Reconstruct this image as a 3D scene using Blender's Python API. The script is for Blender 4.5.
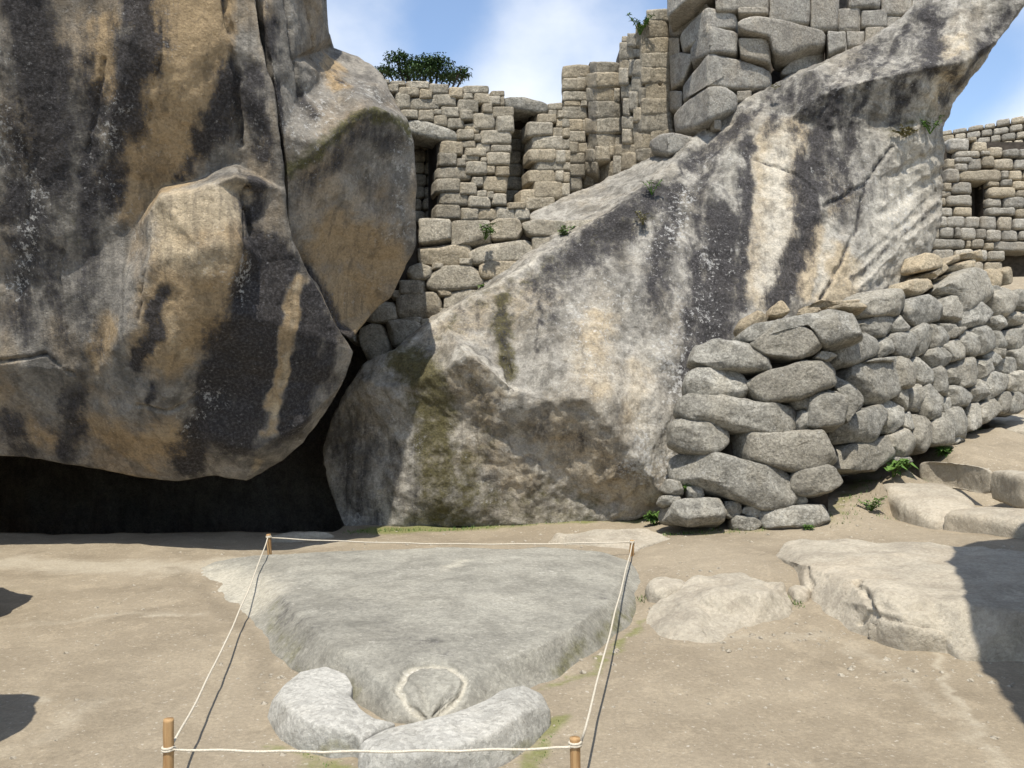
import bpy, bmesh, math, random
import numpy as np
from mathutils import Vector
from mathutils.geometry import delaunay_2d_cdt, tessellate_polygon
from mathutils.bvhtree import BVHTree

random.seed(7)
RNG = np.random.default_rng(11)
for o in list(bpy.data.objects):
    bpy.data.objects.remove(o)
scene = bpy.context.scene
COL = scene.collection

# ------------------------------------------------------------------ camera
F = 852.0
HC = 1.6
cam_d = bpy.data.cameras.new('camera')
cam_d.sensor_width = 36.0
cam_d.lens = 36.0 * F / 1024.0
cam_d.clip_start = 0.05
cam_d.clip_end = 2000
cam = bpy.data.objects.new('camera', cam_d)
COL.objects.link(cam)
cam.location = (0, 0, HC)
cam.rotation_euler = (math.radians(90), 0, 0)
scene.camera = cam

# ------------------------------------------------------------------ light
SUN_EL = math.radians(66)
SUN_AZ = math.radians(-9)          # measured from -Y (behind the camera) towards -X for negative
sx = math.sin(SUN_AZ) * math.cos(SUN_EL)
sy = -math.cos(SUN_AZ) * math.cos(SUN_EL)
sz = math.sin(SUN_EL)
SUN = Vector((sx, sy, sz))
sun_d = bpy.data.lights.new('sun', 'SUN')
sun_d.energy = 4.0
sun_d.angle = math.radians(0.5)
sun_d.color = (1.0, 0.945, 0.85)
sun = bpy.data.objects.new('sun', sun_d)
COL.objects.link(sun)
sun.rotation_euler = SUN.to_track_quat('Z', 'Y').to_euler()

world = bpy.data.worlds.new('World')
scene.world = world
world.use_nodes = True
wn, wl = world.node_tree.nodes, world.node_tree.links
for n in list(wn):
    wn.remove(n)
w_out = wn.new('ShaderNodeOutputWorld')
w_bg = wn.new('ShaderNodeBackground')
w_sky = wn.new('ShaderNodeTexSky')
w_sky.sky_type = 'NISHITA'
w_sky.sun_disc = False
w_sky.sun_elevation = SUN_EL
w_sky.sun_rotation = math.atan2(SUN.x, SUN.y)
w_sky.altitude = 300
w_sky.air_density = 1.0
w_sky.dust_density = 0.5
w_bg.inputs['Strength'].default_value = 0.15
w_tc = wn.new('ShaderNodeTexCoord')
w_map = wn.new('ShaderNodeMapping')
w_map.inputs['Location'].default_value = (1.0, 0.15, 0.35)
w_map.inputs['Scale'].default_value = (1.5, 1.5, 2.1)
w_noise = wn.new('ShaderNodeTexNoise')
w_noise.inputs['Scale'].default_value = 1.9
w_noise.inputs['Detail'].default_value = 7
w_noise.inputs['Roughness'].default_value = 0.52
w_ramp = wn.new('ShaderNodeMapRange')
w_ramp.inputs['From Min'].default_value = 0.40
w_ramp.inputs['From Max'].default_value = 0.82
w_ramp.inputs['To Min'].default_value = 0.03
w_ramp.interpolation_type = 'SMOOTHSTEP'
w_mix = wn.new('ShaderNodeMixRGB')
w_mix.inputs['Color2'].default_value = (4.9, 5.1, 5.4, 1)
wl.new(w_tc.outputs['Generated'], w_map.inputs['Vector'])
wl.new(w_map.outputs['Vector'], w_noise.inputs['Vector'])
w_prev = w_noise.outputs['Fac']
for (cx, cy, cz, rad, amp) in ((.08, 1, .40, .2, .2), (-.16, 1, .46, .10, .12), (.62, 1, .27, .10, .22), (-.1, 1, .42, .11, -.16), (.53, 1, .37, .1, -.25)):
    w_d = wn.new('ShaderNodeVectorMath'); w_d.operation = 'DISTANCE'
    w_d.inputs[1].default_value = Vector((cx, cy, cz)).normalized()
    wl.new(w_tc.outputs['Generated'], w_d.inputs[0])
    w_r = wn.new('ShaderNodeMapRange'); w_r.interpolation_type = 'SMOOTHSTEP'
    w_r.inputs['From Min'].default_value = 0; w_r.inputs['From Max'].default_value = rad
    w_r.inputs['To Min'].default_value = amp; w_r.inputs['To Max'].default_value = 0
    wl.new(w_d.outputs['Value'], w_r.inputs['Value'])
    w_a = wn.new('ShaderNodeMath'); w_a.operation = 'ADD'
    wl.new(w_prev, w_a.inputs[0]); wl.new(w_r.outputs['Result'], w_a.inputs[1])
    w_prev = w_a.outputs[0]
wl.new(w_prev, w_ramp.inputs['Value'])
wl.new(w_ramp.outputs['Result'], w_mix.inputs['Fac'])
wl.new(w_sky.outputs['Color'], w_mix.inputs['Color1'])
wl.new(w_mix.outputs['Color'], w_bg.inputs['Color'])
wl.new(w_bg.outputs['Background'], w_out.inputs['Surface'])

scene.view_settings.view_transform = 'Standard'
scene.view_settings.look = 'None'
scene.view_settings.gamma = 1
scene.view_settings.exposure = 0.55
scene.view_settings.use_curve_mapping = False
scene.render.engine = 'CYCLES'
scene.render.resolution_x = 1024
scene.render.resolution_y = 768

# ------------------------------------------------------------------ helpers
def at(x, y, d):
    return Vector(((x - 512.0) / F * d, d, HC - (y - 384.0) / F * d))

def ath(x, y, h):
    d = (HC - h) * F / (y - 384.0)
    return Vector(((x - 512.0) / F * d, d, h))

TAB = np.random.default_rng(4).random(65536)
def hash3(ix, iy, iz, seed):
    h = ix.astype(np.int64) * 73856093 ^ iy.astype(np.int64) * 19349663 ^ iz.astype(np.int64) * 83492791 ^ (seed * 2654435 + 977)
    return TAB[(h ^ (h >> 17)) & 65535]

def vnoise(P, seed=0):
    I = np.floor(P)
    f = P - I
    f = f * f * f * (f * (f * 6 - 15) + 10)
    ix, iy, iz = I[:, 0], I[:, 1], I[:, 2]
    r = 0
    for dx in (0, 1):
        wx = f[:, 0] if dx else 1 - f[:, 0]
        for dy in (0, 1):
            wy = f[:, 1] if dy else 1 - f[:, 1]
            for dz in (0, 1):
                wz = f[:, 2] if dz else 1 - f[:, 2]
                r = r + wx * wy * wz * hash3(ix + dx, iy + dy, iz + dz, seed)
    return r * 2 - 1

def fbm(P, scale, octaves=4, gain=0.5, seed=0):
    r = 0
    a = 1.0
    s = scale
    for k in range(octaves):
        r = r + a * vnoise(P * s + 13.7 * k, seed + k)
        a *= gain
        s *= 2.03
    return r

ROT = np.array([[.36, .48, -.8], [-.8, .6, 0], [.48, .64, .6]])
def lnoise(P, scale, seed=0):
    """value noise with straight interpolation: creased, nearly flat facets"""
    P = (P @ ROT) * scale
    I = np.floor(P)
    f = P - I
    r = 0
    for dx in (0, 1):
        wx = f[:, 0] if dx else 1 - f[:, 0]
        for dy in (0, 1):
            wy = f[:, 1] if dy else 1 - f[:, 1]
            for dz in (0, 1):
                wz = f[:, 2] if dz else 1 - f[:, 2]
                r = r + wx * wy * wz * hash3(I[:, 0] + dx, I[:, 1] + dy, I[:, 2] + dz, seed)
    return r * 2 - 1

def worley(P, scale, seed=0):
    """height of the nearest of a jittered lattice of tilted facets"""
    Q = P * scale
    I = np.floor(Q)
    best = np.full(len(Q), 1e9)
    val = np.zeros(len(Q))
    for dx in (-1, 0, 1):
        for dy in (-1, 0, 1):
            for dz in (-1, 0, 1):
                c = I + np.array([dx, dy, dz])
                jx = hash3(c[:, 0], c[:, 1], c[:, 2], seed)
                jy = hash3(c[:, 0], c[:, 1], c[:, 2], seed + 1)
                jz = hash3(c[:, 0], c[:, 1], c[:, 2], seed + 2)
                d = Q - (c + np.stack([jx, jy, jz], 1))
                dd = (d * d).sum(1)
                gx = hash3(c[:, 0], c[:, 1], c[:, 2], seed + 3) - .5
                gy = hash3(c[:, 0], c[:, 1], c[:, 2], seed + 4) - .5
                gz = hash3(c[:, 0], c[:, 1], c[:, 2], seed + 5) - .5
                h = (gx * d[:, 0] + gy * d[:, 1] + gz * d[:, 2]) * 1.6 + (jx - .5) * .7
                m = dd < best
                best = np.where(m, dd, best)
                val = np.where(m, h, val)
    return val

def new_mesh(name, V, T, mat, parent=None, attrs=None, smooth=True):
    me = bpy.data.meshes.new(name)
    me.from_pydata([tuple(v) for v in V], [], [tuple(t) for t in T])
    if smooth:
        me.polygons.foreach_set('use_smooth', np.ones(len(me.polygons), dtype=bool))
    if attrs:
        for k, a in attrs.items():
            at_ = me.attributes.new(k, 'FLOAT', 'POINT')
            at_.data.foreach_set('value', np.asarray(a, dtype=np.float32))
    me.materials.append(mat)
    me.update()
    o = bpy.data.objects.new(name, me)
    COL.objects.link(o)
    if parent:
        o.parent = parent
    return o

def tag(o, label=None, cat=None, group=None, kind=None):
    if label: o['label'] = label
    if cat: o['category'] = cat
    if group: o['group'] = group
    if kind: o['kind'] = kind
    return o

def thing(name, label, cat, loc=(0, 0, 0), group=None):
    o = bpy.data.objects.new(name, None)
    COL.objects.link(o)
    o.location = loc
    o.empty_display_size = .2
    return tag(o, label, cat, group)

def at_local(o, parent):
    """parent without moving: the thing's Empty sits at its base"""
    o.parent = parent
    o.matrix_parent_inverse.translation = -parent.location
    return o

def normals(V, T):
    a = V[T[:, 1]] - V[T[:, 0]]
    b = V[T[:, 2]] - V[T[:, 0]]
    n = np.cross(a, b)
    N = np.zeros_like(V)
    for k in range(3):
        np.add.at(N, T[:, k], n)
    N /= np.maximum(np.linalg.norm(N, axis=1, keepdims=True), 1e-12)
    return N

def refine(V, T, L, rounds=12, flag=None):
    """split every edge longer than L, keeping the mesh closed"""
    for _ in range(rounds):
        E = np.sort(np.concatenate([T[:, [0, 1]], T[:, [1, 2]], T[:, [2, 0]]]), axis=1)
        U, inv = np.unique(E, axis=0, return_inverse=True)
        inv = inv.reshape(-1)
        ln = np.linalg.norm(V[U[:, 0]] - V[U[:, 1]], axis=1)
        lim = L(0.5 * (flag[U[:, 0]] + flag[U[:, 1]])) if callable(L) else L
        mark = ln > lim
        if not mark.any():
            break
        idx = np.full(len(U), -1)
        idx[mark] = len(V) + np.arange(mark.sum())
        V = np.concatenate([V, 0.5 * (V[U[mark, 0]] + V[U[mark, 1]])])
        if flag is not None: flag = np.concatenate([flag, 0.5 * (flag[U[mark, 0]] + flag[U[mark, 1]])])
        n = len(T)
        m = np.stack([idx[inv[:n]], idx[inv[n:2 * n]], idx[inv[2 * n:]]], 1)
        cnt = (m >= 0).sum(1)
        out = [T[cnt == 0]]
        t, q = T[cnt == 3], m[cnt == 3]
        out += [np.stack([t[:, 0], q[:, 0], q[:, 2]], 1), np.stack([q[:, 0], t[:, 1], q[:, 1]], 1),
                np.stack([q[:, 2], q[:, 1], t[:, 2]], 1), q.copy()]
        for r in range(3):
            tr, qr = np.roll(T, -r, axis=1), np.roll(m, -r, axis=1)
            s = (cnt == 1) & (qr[:, 0] >= 0)
            t, q = tr[s], qr[s]
            out += [np.stack([t[:, 0], q[:, 0], t[:, 2]], 1), np.stack([q[:, 0], t[:, 1], t[:, 2]], 1)]
            s = (cnt == 2) & (qr[:, 0] >= 0) & (qr[:, 1] >= 0)
            t, q = tr[s], qr[s]
            out += [np.stack([q[:, 0], t[:, 1], q[:, 1]], 1), np.stack([t[:, 0], q[:, 0], q[:, 1]], 1),
                    np.stack([t[:, 0], q[:, 1], t[:, 2]], 1)]
        T = np.concatenate(out)
    return V, T

def relax(V, T, it, lam=.5):
    E = np.unique(np.sort(np.concatenate([T[:, [0, 1]], T[:, [1, 2]], T[:, [2, 0]]]), axis=1), axis=0)
    deg = np.bincount(E.ravel(), minlength=len(V)).astype(float)[:, None]
    for _ in range(it):
        S = np.zeros_like(V)
        np.add.at(S, E[:, 0], V[E[:, 1]])
        np.add.at(S, E[:, 1], V[E[:, 0]])
        V = V + lam * (S / np.maximum(deg, 1) - V)
    return V

def seg_dist(P, poly):
    d = np.full(len(P), 1e9)
    for a, b in zip(poly[:-1], poly[1:]):
        a, b = np.array(a), np.array(b)
        ab = b - a
        t = np.clip(((P - a) @ ab) / max(ab @ ab, 1e-9), 0, 1)
        d = np.minimum(d, np.linalg.norm(P - (a + t[:, None] * ab), axis=1))
    return d

def rock(name, pts, outline, creases, mat, parent=None, depth=3.0, inset=.12, closure='back', edge=.03,
         round_=4, disp=(.06, .03, .012), facet=(.05, 1.6), strokes=(), cracks=(), far_edge=.3, near=None, seed=0, bottom=-.3):
    """a rock from surveyed corner points (pixel, distance) joined by creases, given real thickness, chipped, stained and stroked with some light and shade"""
    keys = list(pts)
    P2 = [Vector((pts[k][0], pts[k][1])) for k in keys]
    P3 = {k: (ath(*pts[k]) if closure == 'down' else at(*pts[k])) for k in keys}
    ki = {k: i for i, k in enumerate(keys)}
    edges = [(ki[a], ki[b]) for a, b in zip(outline, outline[1:] + outline[:1])]
    for c in creases:
        edges += [(ki[a], ki[b]) for a, b in zip(c[:-1], c[1:])]
    v2, e2, f2, ov, oe, of = delaunay_2d_cdt(P2, edges, [], 1, 1e-4, True)
    V = []
    for i, v in enumerate(v2):
        if ov[i]:
            V.append(P3[keys[ov[i][0]]])
        else:
            best = sorted(((P2[j] - v).length, j) for j in range(len(keys)))[:3]
            w = [1 / (b[0] + 1e-3) for b in best]
            s = Vector((0, 0, 0))
            for ww, b in zip(w, best): s += ww * P3[keys[b[1]]]
            V.append(s / sum(w))
    T = []
    for f in f2:
        for k in range(1, len(f) - 1):
            T.append((f[0], f[k], f[k + 1]))
    op = [P2[ki[k]] for k in outline]
    def inside(x, y):
        c = False
        for p, q in zip(op, op[1:] + op[:1]):
            if (p.y > y) != (q.y > y) and x < (q.x - p.x) * (y - p.y) / (q.y - p.y) + p.x:
                c = not c
        return c
    T = [t for t in T if inside(sum(v2[i].x for i in t) / 3, sum(v2[i].y for i in t) / 3)]
    nf = len(T)
    # boundary loop
    cnt = {}
    for t in T:
        for a, b in ((t[0], t[1]), (t[1], t[2]), (t[2], t[0])):
            cnt[(a, b)] = 1
    bd = [(a, b) for (a, b) in cnt if (b, a) not in cnt]
    nxt = dict(bd)
    a0 = bd[0][0]
    loop = [a0]
    while nxt[loop[-1]] != a0:
        loop.append(nxt[loop[-1]])
    n0 = len(V)
    m = len(loop)
    if closure == 'down':
        for i in loop:
            v = V[i]
            V.append(Vector((v.x, v.y, bottom)))
        for j in range(m):
            a, b = loop[j], loop[(j + 1) % m]
            c, d = n0 + j, n0 + (j + 1) % m
            T += [(b, a, c), (b, c, d)]
    else:
        cx = sum(v2[i].x for i in loop) / m
        cy = sum(v2[i].y for i in loop) / m
        rings = ((.35, .015), (depth, inset))
        prev = loop
        for rd, ri in rings:
            cur = []
            for i in loop:
                x, y = v2[i].x, v2[i].y
                d = V[i].y + rd
                cur.append(len(V))
                V.append(at(x + (cx - x) * ri, y + (cy - y) * ri, d))
            for j in range(m):
                a, b = prev[j], prev[(j + 1) % m]
                c, d = cur[j], cur[(j + 1) % m]
                T += [(b, a, c), (b, c, d)]
            prev = cur
        ctr = Vector((0, 0, 0))
        for i in prev: ctr += V[i]
        V.append(ctr / m)
        for j in range(m):
            T.append((prev[(j + 1) % m], prev[j], len(V) - 1))
    V = np.array([tuple(v) for v in V])
    T = np.array(T)
    # orientation: the front must look at the camera
    ft = T[:nf]
    nn = np.cross(V[ft[:, 1]] - V[ft[:, 0]], V[ft[:, 2]] - V[ft[:, 0]])
    vc = np.array([0, 0, HC]) - V[ft].mean(1)
    if (nn * vc).sum() < 0:
        T = T[:, ::-1].copy()
    FL = np.zeros(len(V)); FL[:n0 + m] = 1
    if closure == 'down':
        V, T = refine(V, T, edge)
    else:
        V, T = refine(V, T, lambda fl: edge + (far_edge - edge) * np.clip((.8 - fl) / .5, 0, 1), flag=FL)
    V = relax(V, T, round_)
    N = normals(V, T)
    Vw = V + .1 * np.stack([vnoise(V * 2.1, 5), vnoise(V * 2.1, 6), vnoise(V * 2.1, 7)], 1)
    h = facet[0] * (lnoise(Vw, facet[1], seed) + .55 * lnoise(Vw, facet[1] * 2.3, seed + 9) + .3 * lnoise(Vw, facet[1] * 5.1, seed + 4))
    h += disp[0] * fbm(V, .9, 2, .5, seed) + disp[1] * fbm(V, 3.1, 2, .5, seed + 3) + disp[2] * fbm(V, 11, 3, .55, seed + 7)
    if closure == 'down':
        h *= np.clip((V[:, 2] + .05) / .1, .3, 1)
    V = V + N * h[:, None]
    V = relax(V, T, 1, .4)
    attrs = {k: np.zeros(len(V)) for k in ('dark', 'tan', 'moss', 'white', 'pale')}
    if strokes or cracks:
        tree = BVHTree.FromPolygons([tuple(v) for v in V], [tuple(int(i) for i in t) for t in T])
        org = Vector((0, 0, HC))
        def drop(x, y):
            dr = (at(x, y, 1) - org).normalized()
            hit = tree.ray_cast(org, dr)
            return hit[0]
        warp = .05 * np.stack([fbm(V, 5, 3, .6, 31), fbm(V, 5, 3, .6, 37), fbm(V, 3, 2, .6, 41)], 1)
        Vw = V + warp
        for kind, w, st, line in strokes:
            p3 = [p for p in (drop(x, y) for x, y in line) if p is not None]
            if not p3: continue
            if len(p3) == 1: p3 = p3 * 2
            wm = w / F * (sum(p.y for p in p3) / len(p3))
            d = seg_dist(Vw, p3)
            a = st * np.clip(1.15 - .62 * d / wm, 0, 1)
            if st < 0:
                attrs[kind] = attrs[kind] + a
            else:
                attrs[kind] = np.maximum(attrs[kind], a)
        for w, dep, dk, line in cracks:
            p3 = [p for p in (drop(x, y) for x, y in line) if p is not None]
            if len(p3) < 2: continue
            wm = w / F * (sum(p.y for p in p3) / len(p3))
            d = seg_dist(V + warp * .35, p3)
            k = np.clip(1 - d / wm, 0, 1)
            V = V - N * (dep * np.sqrt(k))[:, None]
            if dk > 0:
                attrs['dark'] = np.maximum(attrs['dark'], dk * k)
            elif dk < 0:
                attrs['white'] = np.maximum(attrs['white'], -dk * k)
                attrs['tan'] = np.maximum(attrs['tan'], -dk * np.minimum(1, k * 1.6))
    for k in attrs:
        attrs[k] = np.clip(attrs[k], 0, 1)
    return new_mesh(name, V, T, mat, parent, attrs)

def chaikin(P, it):
    for _ in range(it):
        Q = np.roll(P, -1, axis=0)
        P = np.stack([.75 * P + .25 * Q, .25 * P + .75 * Q], 1).reshape(-1, 2)
    return P

def resample(P, n):
    Q = np.concatenate([P, P[:1]])
    s = np.concatenate([[0], np.cumsum(np.linalg.norm(np.diff(Q, axis=0), axis=1))])
    t = np.linspace(0, s[-1], n, endpoint=False)
    return np.stack([np.interp(t, s, Q[:, 0]), np.interp(t, s, Q[:, 1])], 1)

RS = [(.25, None), (.48, None), (.66, None), (.8, None), (.9, None), (.96, None), (.99, None), (1.0, 0.0), (1.0, -.45), (.96, -.85), (.8, -1.0), (.4, -1.0)]

def pillow(poly2, place, thick, p=4.0, n=36, it=2, rough=.03, seed=0, fine=1.0, chips=0, dense=0):
    """closed rounded block over an irregular outline; place(pixel, offset) gives the world point"""
    P = np.array(poly2, dtype=float)
    ar = 0.5 * np.sum(P[:, 0] * np.roll(P[:, 1], -1) - np.roll(P[:, 0], -1) * P[:, 1])
    if ar < 0: P = P[::-1]
    O = resample(P, 96)
    for _ in range(4 + 7 * it):
        O = .5 * O + .25 * (np.roll(O, 1, 0) + np.roll(O, -1, 0))
    O = resample(O, n)
    c = O.mean(0)
    rows = []
    V = [(c[0], c[1], 0.0)]
    for s, w in RS:
        if w is None:
            w = (1 - s ** p) ** (1 / p)
        off = (1 - w) * .5 * thick
        rows.append(len(V))
        for q in O:
            V.append((c[0] + (q[0] - c[0]) * s, c[1] + (q[1] - c[1]) * s, off))
    V.append((c[0], c[1], thick))
    T = []
    r0 = rows[0]
    for j in range(n):
        T.append((0, r0 + j, r0 + (j + 1) % n))
    for a, b in zip(rows[:-1], rows[1:]):
        for j in range(n):
            k = (j + 1) % n
            T += [(a + j, b + j, b + k), (a + j, b + k, a + k)]
    l = rows[-1]
    for j in range(n):
        T.append((len(V) - 1, l + (j + 1) % n, l + j))
    V = np.array(V)
    T = np.array(T)
    if dense:
        V, T = refine(V, T, dense)
    V = np.array([tuple(place((v[0], v[1]), v[2])) for v in V])
    ctr = V.mean(0)
    nn = np.cross(V[T[:, 1]] - V[T[:, 0]], V[T[:, 2]] - V[T[:, 0]])
    if (nn * (V[T].mean(1) - ctr)).sum() < 0:
        T = T[:, ::-1].copy()
    size = np.linalg.norm(V.max(0) - V.min(0))
    if chips:
        rr = np.random.default_rng(int(seed * 100) + 5)
        cc = V.mean(0)
        for _ in range(chips):
            d = rr.normal(size=3)
            d[1] = -abs(d[1]) * 1.3
            d /= np.linalg.norm(d)
            sd = (V - cc) @ d
            lim = sd.max() * rr.uniform(.72, .93)
            V = V - d[None] * (.92 * np.maximum(0, sd - lim))[:, None]
    N = normals(V, T)
    Q = V + seed * 3.77
    h = rough * size * (.8 * lnoise(Q, 3.6 / size, 3) + .35 * fbm(Q, 3.0 / size, 2, .5, 1) + .3 * fine * fbm(Q, 12 / size, 3, .55, 4))
    V = V + N * h[:, None]
    return V, T

def plane_depth(P, nrm):
    P, nrm = Vector(P), Vector(nrm).normalized()
    org = Vector((0, 0, HC))
    def D(x, y):
        dr = Vector(((x - 512) / F, 1, -(y - 384) / F))
        return (P - org).dot(nrm) / dr.dot(nrm)
    return D, nrm

stone_no = [0]
def stone(name, poly, D, nrm, thick, mat, parent, **kw):
    stone_no[0] += 1
    nrm = Vector(nrm)
    jit = random.uniform(-.02, .03)
    def place(q, off):
        return at(q[0], q[1], D(q[0], q[1])) - nrm * (off + jit)
    V, T = pillow(poly, place, thick, seed=stone_no[0] * 1.37, **kw)
    o = new_mesh(name, V, T, mat)
    if parent: at_local(o, parent)
    return o

def rect(x0, y0, x1, y1, j=.045):
    w, h = x1 - x0, y1 - y0
    r = lambda s: random.uniform(-j, j) * s
    m = min(w, h)
    return [(x0 + r(m), y0 + r(m)), ((x0 + x1) / 2 + r(w), y0 + r(m) * .8), (x1 + r(m), y0 + r(m)), (x1 + r(m) * .6, (y0 + y1) / 2),
            (x1 + r(m), y1 + r(m)), ((x0 + x1) / 2 + r(w), y1 + r(m) * .8), (x0 + r(m), y1 + r(m)), (x0 + r(m) * .6, (y0 + y1) / 2)]

def zoomed(items, x0, y0, s):
    out = []
    for it in items:
        if len(it) == 4 and not isinstance(it[0], tuple):
            out.append(rect(x0 + it[0] / s, y0 + it[1] / s, x0 + it[2] / s, y0 + it[3] / s))
        else:
            out.append([(x0 + a / s, y0 + b / s) for a, b in it])
    return out

def grow(poly, k):
    c = np.mean(np.array(poly), axis=0)
    return [tuple(c + (np.array(p) - c) * k) for p in poly]

# ------------------------------------------------------------------ materials
class NT:
    def __init__(self, name):
        self.m = bpy.data.materials.new(name)
        self.m.use_nodes = True
        self.n = self.m.node_tree.nodes
        self.l = self.m.node_tree.links
        self.b = self.n['Principled BSDF']
        self.pos = self.n.new('ShaderNodeNewGeometry').outputs['Position']
    def link(self, a, b): self.l.new(a, b)
    def noise(self, scale, detail=4, rough=.55, vec=None, stretch=None, dist=0):
        t = self.n.new('ShaderNodeTexNoise')
        t.inputs['Scale'].default_value = scale
        t.inputs['Detail'].default_value = detail
        t.inputs['Roughness'].default_value = rough
        t.inputs['Distortion'].default_value = dist
        v = vec or self.pos
        if stretch:
            mp = self.n.new('ShaderNodeMapping')
            mp.inputs['Scale'].default_value = stretch
            self.link(v, mp.inputs['Vector'])
            v = mp.outputs['Vector']
        self.link(v, t.inputs['Vector'])
        return t.outputs['Fac']
    def rng(self, v, a, b, c=0, d=1, smooth=True):
        t = self.n.new('ShaderNodeMapRange')
        t.interpolation_type = 'SMOOTHSTEP' if smooth else 'LINEAR'
        for k, x in zip(('From Min', 'From Max', 'To Min', 'To Max'), (a, b, c, d)):
            t.inputs[k].default_value = x
        self.link(v, t.inputs['Value'])
        return t.outputs['Result']
    def math(self, op, a, b=None):
        t = self.n.new('ShaderNodeMath')
        t.operation = op
        for i, x in enumerate((a, b)):
            if x is None: continue
            if isinstance(x, (int, float)): t.inputs[i].default_value = x
            else: self.link(x, t.inputs[i])
        return t.outputs[0]
    def mix(self, fac, a, b, mode='MIX'):
        t = self.n.new('ShaderNodeMixRGB')
        t.blend_type = mode
        for i, x in zip(('Fac', 'Color1', 'Color2'), (fac, a, b)):
            if isinstance(x, (int, float)): t.inputs[i].default_value = x
            elif isinstance(x, tuple): t.inputs[i].default_value = (*x, 1)
            else: self.link(x, t.inputs[i])
        return t.outputs['Color']
    def attr(self, name):
        t = self.n.new('ShaderNodeAttribute')
        t.attribute_name = name
        return t.outputs['Fac']
    def bump(self, h, strength, dist=.02, prev=None):
        t = self.n.new('ShaderNodeBump')
        t.inputs['Strength'].default_value = strength
        t.inputs['Distance'].default_value = dist
        self.link(h, t.inputs['Height'])
        if prev: self.link(prev, t.inputs['Normal'])
        return t.outputs['Normal']
    def finish(self, col, rough, nrm=None):
        self.link(col, self.b.inputs['Base Color'])
        if isinstance(rough, float): self.b.inputs['Roughness'].default_value = rough
        else: self.link(rough, self.b.inputs['Roughness'])
        self.b.inputs['Specular IOR Level'].default_value = .2
        if nrm: self.link(nrm, self.b.inputs['Normal'])
        return self.m

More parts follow.
